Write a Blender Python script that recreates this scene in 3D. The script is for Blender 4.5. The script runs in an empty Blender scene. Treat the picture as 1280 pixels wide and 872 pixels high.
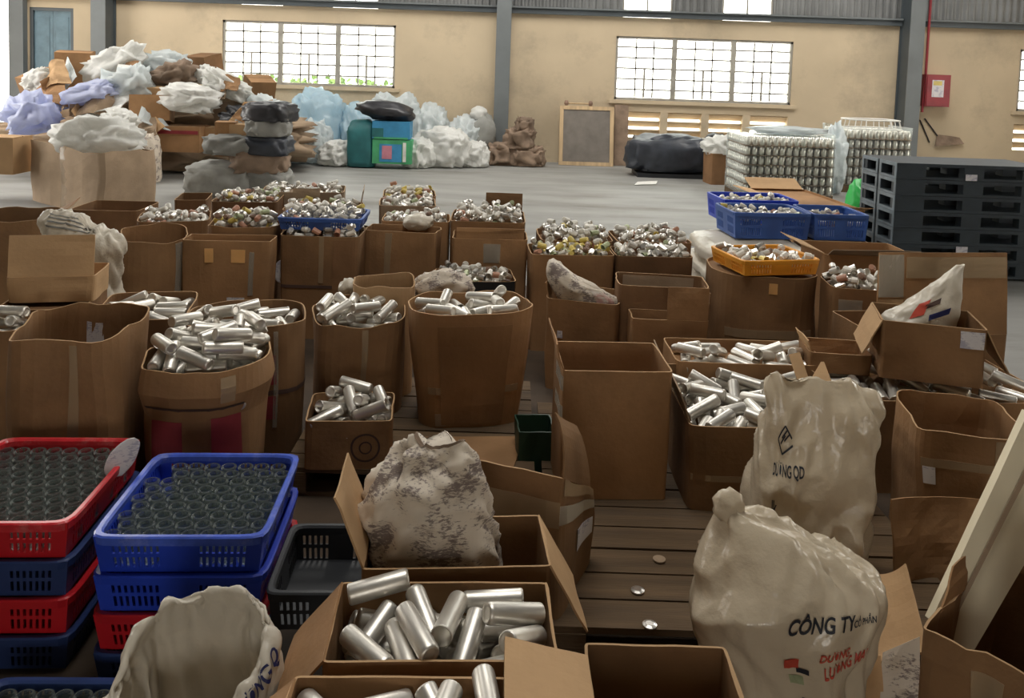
import bpy, bmesh, math, random
import numpy as np
from mathutils import Vector, Matrix, noise as mnoise

# ------------------------------------------------------------------ camera
FPX, PPX, PPY = 1050.0, 640.0, 163.0           # focal length and principal point in 1280x872 pixels
PITCH, ROLL, CAMH = math.radians(4.0), math.radians(1.9), 1.70
R0 = Vector((1, 0, 0)); FW = Vector((0, math.cos(PITCH), -math.sin(PITCH))); U0 = Vector((0, math.sin(PITCH), math.cos(PITCH)))
RC = R0 * math.cos(ROLL) + U0 * math.sin(ROLL)
UC = U0 * math.cos(ROLL) - R0 * math.sin(ROLL)
CAM = Vector((0, 0, CAMH))
scene = bpy.context.scene
C = scene.collection
cam_data = bpy.data.cameras.new('camera'); cam = bpy.data.objects.new('camera', cam_data); C.objects.link(cam)
cam_data.sensor_width = 36; cam_data.sensor_fit = 'HORIZONTAL'
cam_data.lens = FPX / 1280 * 36
cam_data.shift_y = -(436 - PPY) / 1280
cam_data.clip_end = 200
m = Matrix.Identity(4)
for i in range(3):
    m[i][0] = RC[i]; m[i][1] = UC[i]; m[i][2] = -FW[i]; m[i][3] = CAM[i]
cam.matrix_world = m
scene.camera = cam

# ------------------------------------------------------------------ world, light, exposure
world = bpy.data.worlds.new('world'); scene.world = world; world.use_nodes = True
wb = world.node_tree.nodes['Background']
wb.inputs['Color'].default_value = (1.0, 0.965, 0.90, 1); wb.inputs['Strength'].default_value = 9.0
scene.view_settings.view_transform = 'Standard'; scene.view_settings.look = 'None'
scene.view_settings.gamma = 1.0; scene.view_settings.use_curve_mapping = False
scene.view_settings.exposure = -0.15
scene.cycles.max_bounces = 8; scene.cycles.diffuse_bounces = 5; scene.cycles.transparent_max_bounces = 16

def portal(x, y, z, sx, sy, rot):
    l = bpy.data.lights.new('daylight_portal', 'AREA'); l.shape = 'RECTANGLE'; l.size = sx; l.size_y = sy
    l.cycles.is_portal = True
    o = bpy.data.objects.new('daylight_portal', l); C.objects.link(o); o.location = (x, y, z); o.rotation_euler = rot
    return o
# the openings of the hall: skylight strips in the roof, the gate behind the photographer, the open left side
SKY = [(-8, -5.5, 9.5, 14.5), (-1.5, 1.5, 9.5, 14.5), (5.5, 8, 9.5, 14.5), (-1.3, 1.3, 1.8, 4.2)]
for a, b, c, d in SKY:
    portal((a + b) / 2, (c + d) / 2, 6.19, b - a, d - c, (0, 0, 0))
portal(-10.9, 10.5, 2.0, 5.0, 4.0, (0, math.radians(-90), 0))
portal(0.0, -5.9, 1.1, 1.6, 2.2, (math.radians(90), 0, 0))

# ------------------------------------------------------------------ pixel helpers (measured in the photograph)
def ray(px, py):
    return (RC * ((px - PPX) / FPX) + UC * (-(py - PPY) / FPX) + FW).normalized()
def onz(px, py, z):                             # where the sight line meets the level z
    v = ray(px, py); return CAM + v * ((z - CAMH) / v.z)
def atd(px, py, d):                             # where the sight line meets the distance y = d
    v = ray(px, py); return CAM + v * (d / v.y)

# ------------------------------------------------------------------ object helpers
def mesh_from(name, V, F, smooth=False):
    me = bpy.data.meshes.new(name); me.from_pydata([tuple(v) for v in V], [], F); me.update()
    if smooth:
        me.polygons.foreach_set('use_smooth', [True] * len(me.polygons))
    return me
def link(name, me, mat, parent=None):
    o = bpy.data.objects.new(name, me); C.objects.link(o)
    if mat is not None and me is not None and len(me.materials) == 0: me.materials.append(mat)
    if parent is not None: o.parent = parent
    return o
class MB:
    def __init__(s): s.V = []; s.F = []
    def box(s, x0, x1, y0, y1, z0, z1, M=None):
        b = len(s.V)
        P = [Vector(p) for p in ((x0,y0,z0),(x1,y0,z0),(x1,y1,z0),(x0,y1,z0),(x0,y0,z1),(x1,y0,z1),(x1,y1,z1),(x0,y1,z1))]
        if M is not None: P = [M @ p for p in P]
        s.V += P
        s.F += [tuple(b + i for i in f) for f in ((0,3,2,1),(4,5,6,7),(0,1,5,4),(1,2,6,5),(2,3,7,6),(3,0,4,7))]
        return s
    def bar(s, a, b, r=.01, n=8):
        a = Vector(a); b = Vector(b); d = (b - a).normalized()
        u = d.orthogonal().normalized(); v = d.cross(u); k = len(s.V)
        for p in (a, b):
            for i in range(n):
                t = 2 * math.pi * i / n; s.V.append(p + u * (r * math.cos(t)) + v * (r * math.sin(t)))
        for i in range(n): s.F.append((k + i, k + (i + 1) % n, k + n + (i + 1) % n, k + n + i))
        s.F.append(tuple(k + i for i in reversed(range(n)))); s.F.append(tuple(k + n + i for i in range(n)))
        return s
    def tube(s, pts, r=.01, n=6):
        for a, b in zip(pts[:-1], pts[1:]): s.bar(a, b, r, n)
        return s
    def lathe(s, prof, n=20, M=None):
        k = len(s.V)
        for r, z in prof:
            for i in range(n):
                t = 2 * math.pi * i / n; p = Vector((r * math.cos(t), r * math.sin(t), z)); s.V.append(M @ p if M is not None else p)
        for j in range(len(prof) - 1):
            for i in range(n):
                a = k + j * n + i; b = k + j * n + (i + 1) % n; s.F.append((a, b, b + n, a + n))
        s.F.append(tuple(k + i for i in reversed(range(n)))); e = k + (len(prof) - 1) * n
        s.F.append(tuple(e + i for i in range(n)))
        return s
    def grid(s, fn, nu, nv, closed=False):
        k = len(s.V); cu = nu if closed else nu + 1
        for j in range(nv + 1):
            for i in range(cu): s.V.append(Vector(fn(i / nu, j / nv)))
        for j in range(nv):
            for i in range(nu):
                a = k + j * cu + i; b = k + j * cu + (i + 1) % cu
                s.F.append((a, b, b + cu, a + cu))
        return s
    def build(s, name, mat, parent=None, smooth=False):
        return link(name, mesh_from(name, s.V, s.F, smooth), mat, parent)
def tag(o, label=None, cat=None, group=None, kind=None):
    if label: o['label'] = label
    if cat: o['category'] = cat
    if group: o['group'] = group
    if kind: o['kind'] = kind
    return o
def empty(name, loc, rz=0.0, label=None, cat=None, group=None, kind=None):
    o = bpy.data.objects.new(name, None); C.objects.link(o); o.location = loc; o.rotation_euler = (0, 0, rz)
    o.empty_display_size = .05
    return tag(o, label, cat, group, kind)
def solid(o, th, off=-1):
    md = o.modifiers.new('thickness', 'SOLIDIFY'); md.thickness = th; md.offset = off; return o
def nz(p, s=1.0, seed=0.0):
    return mnoise.noise(Vector(p) * s + Vector((seed * 7.31, seed * 3.17, seed * 5.71)))
def crease(p, s=1.0, seed=0.0):                 # sharp folds, about -0.5..0.5
    q = Vector(p) * s + Vector((seed * 7.31, seed * 3.17, seed * 5.71))
    v = abs(mnoise.noise(q)) * 1.3 + abs(mnoise.noise(q * 2.1 + Vector((3, 1, 8)))) * .6
    return .45 - v

# ------------------------------------------------------------------ materials
def nodes(name):
    mt = bpy.data.materials.new(name); mt.use_nodes = True
    nt = mt.node_tree; return mt, nt, nt.nodes['Principled BSDF']
def pmat(name, col, rough=.7, metal=0.0, var=.12, nscale=6.0, namt=.18, bump=.0, bscale=40.0, dirt=None, dirtamt=.5, coat=0.0,
         trans=0.0, spec=None, stretch=(1, 1, 1), sheen=0.0):
    mt, nt, b = nodes(name); N = nt.nodes; L = nt.links
    tc = N.new('ShaderNodeTexCoord'); mp = N.new('ShaderNodeMapping'); mp.inputs['Scale'].default_value = stretch
    L.new(tc.outputs['Object'], mp.inputs['Vector'])
    oi = N.new('ShaderNodeObjectInfo')
    ad = N.new('ShaderNodeVectorMath'); ad.operation = 'ADD'
    cm = N.new('ShaderNodeCombineXYZ')
    ml = N.new('ShaderNodeMath'); ml.operation = 'MULTIPLY'; ml.inputs[1].default_value = 37.0
    L.new(oi.outputs['Random'], ml.inputs[0]); L.new(ml.outputs[0], cm.inputs[0]); L.new(ml.outputs[0], cm.inputs[1])
    L.new(mp.outputs[0], ad.inputs[0]); L.new(cm.outputs[0], ad.inputs[1])
    n1 = N.new('ShaderNodeTexNoise'); n1.inputs['Scale'].default_value = nscale; n1.inputs['Detail'].default_value = 6
    L.new(ad.outputs[0], n1.inputs['Vector'])
    r1 = N.new('ShaderNodeMapRange'); r1.inputs['From Min'].default_value = .3; r1.inputs['From Max'].default_value = .7
    r1.inputs['To Min'].default_value = 1 - namt; r1.inputs['To Max'].default_value = 1 + namt
    L.new(n1.outputs['Fac'], r1.inputs['Value'])
    r2 = N.new('ShaderNodeMapRange'); r2.inputs['To Min'].default_value = 1 - var; r2.inputs['To Max'].default_value = 1 + var
    L.new(oi.outputs['Random'], r2.inputs['Value'])
    mm = N.new('ShaderNodeMath'); mm.operation = 'MULTIPLY'; L.new(r1.outputs[0], mm.inputs[0]); L.new(r2.outputs[0], mm.inputs[1])
    vm = N.new('ShaderNodeVectorMath'); vm.operation = 'SCALE'; vm.inputs[0].default_value = col[:3]
    L.new(mm.outputs[0], vm.inputs['Scale'])
    out = vm.outputs[0]
    if dirt is not None:
        n2 = N.new('ShaderNodeTexNoise'); n2.inputs['Scale'].default_value = nscale * .6; n2.inputs['Detail'].default_value = 8; n2.inputs['Roughness'].default_value = .7
        L.new(ad.outputs[0], n2.inputs['Vector'])
        r3 = N.new('ShaderNodeMapRange'); r3.inputs['From Min'].default_value = .52; r3.inputs['From Max'].default_value = .72
        r3.inputs['To Max'].default_value = dirtamt; L.new(n2.outputs['Fac'], r3.inputs['Value'])
        mx = N.new('ShaderNodeMix'); mx.data_type = 'RGBA'; L.new(r3.outputs[0], mx.inputs['Factor']); L.new(out, mx.inputs['A']); mx.inputs['B'].default_value = (*dirt, 1)
        out = mx.outputs['Result']
    L.new(out, b.inputs['Base Color'])
    b.inputs['Roughness'].default_value = rough; b.inputs['Metallic'].default_value = metal
    b.inputs['Coat Weight'].default_value = coat; b.inputs['Transmission Weight'].default_value = trans
    if spec is not None: b.inputs['Specular IOR Level'].default_value = spec
    if bump > 0:
        n3 = N.new('ShaderNodeTexNoise'); n3.inputs['Scale'].default_value = bscale; n3.inputs['Detail'].default_value = 4
        L.new(ad.outputs[0], n3.inputs['Vector'])
        bp = N.new('ShaderNodeBump'); bp.inputs['Strength'].default_value = bump; bp.inputs['Distance'].default_value = .01
        L.new(n3.outputs['Fac'], bp.inputs['Height']); L.new(bp.outputs[0], b.inputs['Normal'])
    return mt
def clearmat(name, col, fac, rough=.08):        # thin clear sheet: mostly see-through, shiny at grazing angles
    mt, nt, b = nodes(name); N = nt.nodes; L = nt.links
    b.inputs['Base Color'].default_value = (*col, 1); b.inputs['Roughness'].default_value = rough
    tr = N.new('ShaderNodeBsdfTransparent'); tr.inputs['Color'].default_value = (.93, .96, .95, 1)
    lw = N.new('ShaderNodeLayerWeight'); lw.inputs['Blend'].default_value = .35
    mr = N.new('ShaderNodeMapRange'); mr.inputs['To Min'].default_value = fac; mr.inputs['To Max'].default_value = min(1, fac + .6)
    L.new(lw.outputs['Fresnel'], mr.inputs['Value'])
    mx = N.new('ShaderNodeMixShader'); L.new(mr.outputs[0], mx.inputs['Fac']); L.new(tr.outputs[0], mx.inputs[1]); L.new(b.outputs[0], mx.inputs[2])
    L.new(mx.outputs[0], N['Material Output'].inputs['Surface'])
    return mt
def thinmat(name, col, tcol, fac=.4, rough=.35, bump=.0, bscale=30):       # plastic film: diffuse plus light shining through
    mt, nt, b = nodes(name); N = nt.nodes; L = nt.links
    b.inputs['Base Color'].default_value = (*col, 1); b.inputs['Roughness'].default_value = rough
    tl = N.new('ShaderNodeBsdfTranslucent'); tl.inputs['Color'].default_value = (*tcol, 1)
    mx = N.new('ShaderNodeMixShader'); mx.inputs['Fac'].default_value = fac
    L.new(b.outputs[0], mx.inputs[1]); L.new(tl.outputs[0], mx.inputs[2]); L.new(mx.outputs[0], N['Material Output'].inputs['Surface'])
    if bump > 0:
        tc = N.new('ShaderNodeTexCoord'); n3 = N.new('ShaderNodeTexNoise'); n3.inputs['Scale'].default_value = bscale; n3.inputs['Detail'].default_value = 5
        L.new(tc.outputs['Object'], n3.inputs['Vector'])
        bp = N.new('ShaderNodeBump'); bp.inputs['Strength'].default_value = bump; bp.inputs['Distance'].default_value = .02
        L.new(n3.outputs['Fac'], bp.inputs['Height']); L.new(bp.outputs[0], b.inputs['Normal']); L.new(bp.outputs[0], tl.inputs['Normal'])
    return mt
def printmat(name, paper, ink, scale=40.0, amt=.5, rough=.7):              # flat print: rows of small marks on paper or sacking
    mt, nt, b = nodes(name); N = nt.nodes; L = nt.links
    tc = N.new('ShaderNodeTexCoord'); mp = N.new('ShaderNodeMapping'); mp.inputs['Scale'].default_value = (1, 1, 2.5)
    L.new(tc.outputs['Object'], mp.inputs['Vector'])
    mp.inputs['Scale'].default_value = (1, 1, 3.2)
    n = N.new('ShaderNodeTexNoise'); n.inputs['Scale'].default_value = scale; n.inputs['Detail'].default_value = 5; n.inputs['Roughness'].default_value = .7
    L.new(mp.outputs[0], n.inputs['Vector'])
    n2 = N.new('ShaderNodeTexNoise'); n2.inputs['Scale'].default_value = scale * .22; n2.inputs['Detail'].default_value = 2; L.new(tc.outputs['Object'], n2.inputs['Vector'])
    mu = N.new('ShaderNodeMath'); mu.operation = 'ADD'; L.new(n.outputs['Fac'], mu.inputs[0]); L.new(n2.outputs['Fac'], mu.inputs[1])
    mr = N.new('ShaderNodeMapRange'); mr.inputs['From Min'].default_value = 1.03; mr.inputs['From Max'].default_value = 1.12; mr.inputs['To Max'].default_value = amt
    L.new(mu.outputs[0], mr.inputs['Value'])
    mx = N.new('ShaderNodeMix'); mx.data_type = 'RGBA'; L.new(mr.outputs[0], mx.inputs['Factor'])
    mx.inputs['A'].default_value = (*paper, 1); mx.inputs['B'].default_value = (*ink, 1)
    L.new(mx.outputs['Result'], b.inputs['Base Color']); b.inputs['Roughness'].default_value = rough
    return mt
M = {}
M['card'] = pmat('cardboard', (.30, .168, .080), .82, var=.25, nscale=3, namt=.24, bump=.15, bscale=60, dirt=(.15, .09, .05), dirtamt=.5, spec=.25)
M['card_light'] = pmat('cardboard_light', (.50, .32, .17), .82, var=.12, nscale=4, namt=.10, bump=.12, bscale=60, dirt=(.32, .20, .11), dirtamt=.3, spec=.25)
M['card_grey'] = pmat('cardboard_grey', (.34, .25, .17), .85, var=.2, nscale=4, namt=.15, bump=.15, bscale=50, dirt=(.2, .15, .11), dirtamt=.4, spec=.2)
M['card_dark'] = pmat('cardboard_dark', (.20, .11, .055), .85, var=.2, nscale=4, namt=.2, bump=.15, bscale=50, spec=.2)
M['tape'] = clearmat('packing_tape', (.62, .45, .28), .45, .16)
M['tape_clear'] = clearmat('clear_tape', (.75, .68, .58), .3, .12)
M['tape_orange'] = pmat('tape_orange', (.75, .42, .16), .35, var=.05)
M['paper'] = printmat('printed_paper', (.72, .70, .72), (.25, .24, .38), 60, .6)
M['red_print'] = pmat('red_print', (.30, .035, .045), .7, namt=.2, nscale=10)
M['dark_print'] = pmat('dark_print', (.08, .045, .035), .8)
M['steel'] = pmat('brushed_steel', (.74, .71, .65), .40, .82, var=.1, nscale=14, namt=.08, bump=.03, bscale=80)
M['glass'] = clearmat('jar_glass', (.42, .45, .44), .06, .04)
M['pane'] = clearmat('window_glass', (.8, .85, .85), .04, .05)
M['blue'] = pmat('blue_plastic', (.018, .055, .52), .38, var=.06, nscale=5, namt=.12)
M['blue_old'] = pmat('blue_plastic_worn', (.035, .10, .36), .48, var=.1, nscale=6, namt=.2)
M['red'] = pmat('red_plastic', (.52, .012, .02), .38, var=.06, nscale=5, namt=.12)
M['blue_rim'] = pmat('blue_rim_scuff_highlight', (.07, .13, .62), .28, var=.05, nscale=20, namt=.2, dirt=(.35, .40, .75), dirtamt=.6)  # scuffs, with the rim highlights also put into the paler blue
M['red_rim'] = pmat('red_rim_scuff_highlight', (.60, .03, .04), .28, var=.05, nscale=20, namt=.2, dirt=(.75, .32, .30), dirtamt=.6)  # red counterpart: scuffs plus highlights painted in as a paler red
M['navy'] = pmat('navy_plastic', (.02, .045, .16), .5, var=.1)
M['blackp'] = pmat('black_plastic', (.018, .02, .024), .5, var=.1)
M['orange'] = pmat('orange_plastic', (.80, .34, .03), .42, var=.05, namt=.15)
M['pallet_black'] = pmat('pallet_black', (.030, .042, .052), .55, var=.12, nscale=8, namt=.2)
M['pallet_edge'] = pmat('pallet_edge', (.16, .20, .23), .55, var=.08, nscale=8, namt=.2)
M['wood'] = pmat('pallet_wood', (.12, .075, .038), .85, var=.18, nscale=3, namt=.3, bump=.3, bscale=30, stretch=(.5, 6, 6), dirt=(.06, .042, .028), dirtamt=.7)
M['wood_light'] = pmat('frame_wood', (.50, .36, .21), .8, var=.08, nscale=3, namt=.2, stretch=(5, 5, .6))
M['sack'] = thinmat('white_woven_sack', (.74, .68, .57), (.60, .52, .40), .18, .30, .30, 22)
M['sack_shiny'] = thinmat('white_sack_glossy', (.70, .60, .45), (.58, .45, .30), .18, .22, .38, 17)
M['sack_inner'] = pmat('sack_inside', (.55, .48, .40), .7, namt=.1)
M['sack_print'] = printmat('printed_sack', (.66, .58, .48), (.12, .08, .08), 60, .8, .65)
M['sack_print_red'] = printmat('printed_sack_red', (.68, .62, .55), (.45, .10, .08), 22, .55, .65)
M['sack_grey'] = pmat('grey_sack', (.27, .27, .25), .75, var=.2, namt=.2, bump=.2, bscale=20)
M['sack_brown'] = pmat('brown_sack', (.24, .17, .12), .85, var=.2, namt=.25, bump=.3, bscale=20)
M['ink'] = pmat('black_ink', (.018, .02, .03), .6, var=0)
M['ink_navy'] = pmat('navy_ink', (.015, .02, .11), .6, var=0)
M['ink_red'] = pmat('red_ink', (.55, .07, .04), .6, var=0)
M['film'] = thinmat('plastic_film', (.80, .84, .84), (.75, .82, .85), .45, .22, .55, 11)
M['film_blue'] = thinmat('plastic_film_blue', (.62, .78, .86), (.62, .80, .92), .5, .2, .55, 11)
M['film_white'] = thinmat('plastic_film_white', (.86, .86, .83), (.8, .8, .76), .35, .3, .55, 11)
M['film_lilac'] = thinmat('plastic_film_lilac', (.62, .66, .86), (.6, .66, .9), .4, .3, .55, 11)
M['blackbag'] = pmat('black_bag', (.03, .03, .035), .38, namt=.3, bump=.4, bscale=18)
M['tarp'] = pmat('dark_tarp', (.04, .046, .06), .42, namt=.3, bump=.4, bscale=12)
M['foam'] = pmat('cream_board', (.74, .66, .48), .7, var=.03, nscale=5, namt=.06, dirt=(.45, .36, .22), dirtamt=.25)
M['steel_grey'] = pmat('painted_steel', (.075, .09, .10), .5, var=.05, nscale=2, namt=.12)
M['steel_lite'] = pmat('painted_steel_flange', (.15, .165, .17), .5, var=.05, nscale=2, namt=.12)
M['sheet'] = pmat('corrugated_sheet', (.20, .205, .205), .5, .2, var=.02, nscale=2, namt=.2)
M['plaster'] = pmat('wall_plaster', (.56, .455, .315), .9, var=0, nscale=.8, namt=.12, bump=.15, bscale=12, dirt=(.30, .245, .18), dirtamt=.75)
M['concrete'] = pmat('floor_concrete', (.25, .248, .235), .62, var=0, nscale=1.3, namt=.22, bump=.05, bscale=10, dirt=(.12, .108, .085), dirtamt=.8, stretch=(.5, 1.5, 1))
M['roof'] = pmat('roof_sheet', (.13, .13, .13), .6, var=0)
M['frame_metal'] = pmat('window_steel', (.34, .32, .28), .6, var=.05)
M['door'] = pmat('door_paint', (.12, .20, .25), .5, var=.04)
M['fire_red'] = pmat('fire_red', (.27, .025, .035), .45, var=.02)
M['white_paint'] = pmat('white_paint', (.75, .74, .70), .6, var=.03)
M['grass'] = pmat('yard', (.60, .60, .56), .9, nscale=2, namt=.4)
M['leaf'] = pmat('foliage', (.16, .27, .05), .8, nscale=6, namt=.4)
M['mesh_grey'] = pmat('grey_mesh', (.17, .15, .13), .8, namt=.15)
M['dark_green'] = pmat('dark_green_plastic', (.018, .055, .032), .5)
M['gap_dark'] = pmat('gap_dark_sheet', (.065, .043, .027), .85, nscale=4, namt=.35)  # dark tone of the added sheet that darkens the floor gaps
M['teal'] = pmat('teal_plastic', (.02, .13, .14), .55)
M['sky_blue'] = pmat('blue_print_carton', (.05, .28, .52), .6)
M['green_print'] = pmat('green_print_carton', (.07, .36, .16), .6)
M['pink_print'] = pmat('pink_print', (.55, .22, .28), .6)
M['green'] = thinmat('green_film', (.08, .62, .16), (.1, .7, .2), .3, .3)
M['cap_white'] = pmat('cap_white', (.78, .75, .68), .4, .1)
M['cap_silver'] = pmat('cap_silver', (.78, .75, .70), .28, .85)
M['cap_yellow'] = pmat('cap_yellow', (.70, .55, .14), .4)
M['cap_orange'] = pmat('cap_orange', (.50, .25, .16), .45)
M['cap_brown'] = pmat('cap_brown', (.25, .15, .10), .5)
M['cap_green'] = pmat('cap_green', (.45, .50, .30), .4, .3)

# ================================================================== the hall
WY = 16.0
def X16(px, py=120): return atd(px, py, WY).x
def Z16(px, py): return atd(px, py, WY).z
def holed(name, u0, u1, v0, v1, th, holes, place, mat):
    """a slab in the u,v plane with rectangular openings; place(u, v, depth) -> point"""
    us = sorted({u0, u1, *[h[0] for h in holes], *[h[1] for h in holes]}); vs = sorted({v0, v1, *[h[2] for h in holes], *[h[3] for h in holes]})
    us = [u for u in us if u0 <= u <= u1]; vs = [v for v in vs if v0 <= v <= v1]
    def solid_(i, j):
        if not (0 <= i < len(us) - 1 and 0 <= j < len(vs) - 1): return False
        a = (us[i] + us[i + 1]) / 2; b = (vs[j] + vs[j + 1]) / 2
        return not any(h[0] < a < h[1] and h[2] < b < h[3] for h in holes)
    mb = MB()
    def quad(*pp):
        k = len(mb.V); mb.V += [Vector(place(*p)) for p in pp]; mb.F.append((k, k + 1, k + 2, k + 3))
    for i in range(len(us) - 1):
        for j in range(len(vs) - 1):
            if not solid_(i, j): continue
            a, b, c, d = us[i], us[i + 1], vs[j], vs[j + 1]
            quad((a, c, 0), (b, c, 0), (b, d, 0), (a, d, 0)); quad((a, d, th), (b, d, th), (b, c, th), (a, c, th))
            if not solid_(i - 1, j): quad((a, c, th), (a, c, 0), (a, d, 0), (a, d, th))
            if not solid_(i + 1, j): quad((b, c, 0), (b, c, th), (b, d, th), (b, d, 0))
            if not solid_(i, j - 1): quad((a, c, th), (b, c, th), (b, c, 0), (a, c, 0))
            if not solid_(i, j + 1): quad((a, d, 0), (b, d, 0), (b, d, th), (a, d, th))
    return tag(mb.build(name, mat), kind='structure')

fl = MB().box(-12, 12, -6.5, 16.2, -.2, 0).build('floor', M['concrete']); tag(fl, kind='structure')
WL = (X16(278, 65), X16(494, 72), 1.31, 2.50); WR = (X16(769, 85), X16(990, 92), 1.24, 2.44); WT = (X16(1273, 100), X16(1273, 100) + 3.35, 1.27, 2.44)
VR = (X16(778, 160), X16(984, 162), .52, 1.02); VT = (X16(1266, 172), X16(1266, 172) + 3.2, .52, 1.02)
DOOR = (X16(37, 90), X16(92, 90), 0.0, 2.62)
OPEN = (-10.8, X16(17, 90), 0.0, 3.0)
holed('wall_back', -12, 12, 0, 2.80, .2, [WL, WR, WT, VR, VT, DOOR, OPEN], lambda u, v, d: (u, WY + d, v), M['plaster'])
holed('ceiling', -12, 12, -6.5, 16.2, .08, [(a, b, c, d) for a, b, c, d in SKY], lambda u, v, d: (u, v, 6.2 + d), M['roof'])
holed('wall_left', -6.5, 16, 0, 6.2, .2, [(8.0, 13.0, 0.0, 4.0)], lambda u, v, d: (-11 - d, u, v), M['plaster'])
holed('wall_right', -6.5, 16, 0, 6.2, .2, [(2.0, 6.0, 1.3, 2.5), (8.0, 12.0, 1.3, 2.5)], lambda u, v, d: (11 + d, u, v), M['plaster'])
holed('wall_front', -12, 12, 0, 6.2, .2, [(-.8, .8, 0.0, 2.2)], lambda u, v, d: (u, -6 - d, v), M['plaster'])

# corrugated cladding above the masonry, with clear openings
def corrugated(x0, x1, z0, z1):
    mb = MB(); p = .135; xs = []; x = x0
    while x < x1:
        for dx, dy in ((0, 0), (.035, .035), (.07, .035), (.1, 0)): xs.append((min(x + dx, x1), dy))
        x += p
    k = len(mb.V)
    for x, dy in xs: mb.V += [Vector((x, WY + .1 - dy, z0)), Vector((x, WY + .1 - dy, z1))]
    for i in range(len(xs) - 1): mb.F.append((k + 2 * i, k + 2 * i + 2, k + 2 * i + 3, k + 2 * i + 1))
    return mb
UP = [(X16(300, 4), X16(352, 4)), (X16(415, 4), X16(472, 4)), (X16(780, 10), X16(840, 12)), (X16(905, 12), X16(966, 14))]
segs = []; x = -12.0
for a, b in UP: segs.append((x, a)); x = b
segs.append((x, 12.0))
mb = MB()
for a, b in segs:
    c = corrugated(a, b, 2.78, 4.2); k = len(mb.V); mb.V += c.V; mb.F += [tuple(i + k for i in f) for f in c.F]
c = corrugated(-12, 12, 4.2, 6.2); k = len(mb.V); mb.V += c.V; mb.F += [tuple(i + k for i in f) for f in c.F]
tag(solid(mb.build('wall_upper', M['sheet']), .003), kind='structure')
for n, (a, b) in enumerate(UP):
    w = MB(); xm = (a + b) / 2
    for xx in (a, xm, b): w.box(xx - .015, xx + .015, WY + .06, WY + .1, 2.9, 4.2)
    o = w.build('window_%d' % (n + 4), M['frame_metal']); tag(o, kind='structure')
    MB().box(a, b, WY + .085, WY + .09, 2.9, 4.2).build('pane', M['pane'], o)
# steel columns and girts
def column(n, X):
    e = empty('trim_%d' % n, (X, WY - .02, 0), kind='structure')
    MB().box(-.135, .135, -.43, -.405, 0, 6.2).build('front_flange', M['steel_lite'], e)
    MB().box(-.135, .135, -.02, 0, 0, 6.2).build('rear_flange', M['steel_grey'], e)
    MB().box(-.10, .10, -.405, -.02, 0, 6.2).build('web', M['steel_grey'], e)
    MB().box(-.2, .2, -.5, .0, 0, .025).build('base_plate', M['steel_grey'], e)
colx = [X16(137, 60), X16(628, 100), X16(1150, 80) - .30]
for i, X in enumerate(colx): column(i + 1, X)
edges = [-11.0, *colx, 11.0]
for i in range(4):
    a, b = edges[i] + .13, edges[i + 1] - .13
    e = empty('trim_%d' % (i + 4), ((a + b) / 2, WY - .1, 2.80), kind='structure')
    h = (b - a) / 2
    MB().box(-h, h, 0, .06, 0, .13).build('girt_web', M['steel_grey'], e)
    MB().box(-h, h, -.05, 0, .1, .13).build('girt_lip', M['steel_lite'], e)

def window(n, W, panels=3):
    x0, x1, z0, z1 = W
    e = empty('window_%d' % n, ((x0 + x1) / 2, WY + .06, z0), kind='structure'); w = x1 - x0; h = z1 - z0
    fr = MB()
    fr.box(-w/2, w/2, -.04, .04, 0, .045).box(-w/2, w/2, -.04, .04, h - .045, h).box(-w/2, -w/2 + .045, -.04, .04, 0, h).box(w/2 - .045, w/2, -.04, .04, 0, h)
    fr.build('window_frame', M['frame_metal'], e)
    MB().box(-w/2 - .1, w/2 + .1, -.12, -.02, -.07, 0).build('window_sill', M['plaster'], e)
    pw = w / panels
    for i in range(1, panels):
        MB().box(-w/2 + i*pw - .045, -w/2 + i*pw + .045, -.05, .05, .04, h - .04).build('mullion', M['frame_metal'], e)
    for i in range(panels):
        a = -w/2 + i*pw + .06; b = a + pw - .12
        MB().box(a, b, .02, .025, .05, h - .05).build('pane', M['pane'], e)
        for k in range(1, 6):
            z = h * k / 6
            MB().box(a - .02, b + .02, -.03, .0, z - .016, z + .016).build('grille_bar', M['frame_metal'], e)
        for k in (1, 2):
            x = a + (b - a) * k / 3
            MB().box(x - .013, x + .013, -.03, 0, .05, h - .05).build('grille_bar', M['frame_metal'], e)
        x = a + (b - a) * .5
        MB().box(x - .02, x + .02, -.04, -.03, .05, h * .5).build('latch_bar', M['frame_metal'], e)
window(1, WL); window(2, WR); window(3, WT)
def vent(n, W, bays=4):
    x0, x1, z0, z1 = W; w = x1 - x0; h = z1 - z0
    e = empty('window_%d' % n, ((x0 + x1) / 2, WY + .1, z0), kind='structure')
    for i in range(1, bays):
        MB().box(-w/2 + w*i/bays - .07, -w/2 + w*i/bays + .07, -.1, .1, 0, h).build('post', M['plaster'], e)
    for i in range(bays):
        a = -w/2 + w*i/bays + (.07 if i else 0); b = -w/2 + w*(i+1)/bays - (.07 if i < bays - 1 else 0)
        for k in range(3):
            z = h * (k + .62) / 3
            Mx = Matrix.Translation((0, 0, z)) @ Matrix.Rotation(math.radians(-50), 4, 'X')
            MB().box(a, b, -.07, .07, -.012, .012, Mx).build('louvre_slat', M['plaster'], e)
vent(8, VR); vent(9, VT)
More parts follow.
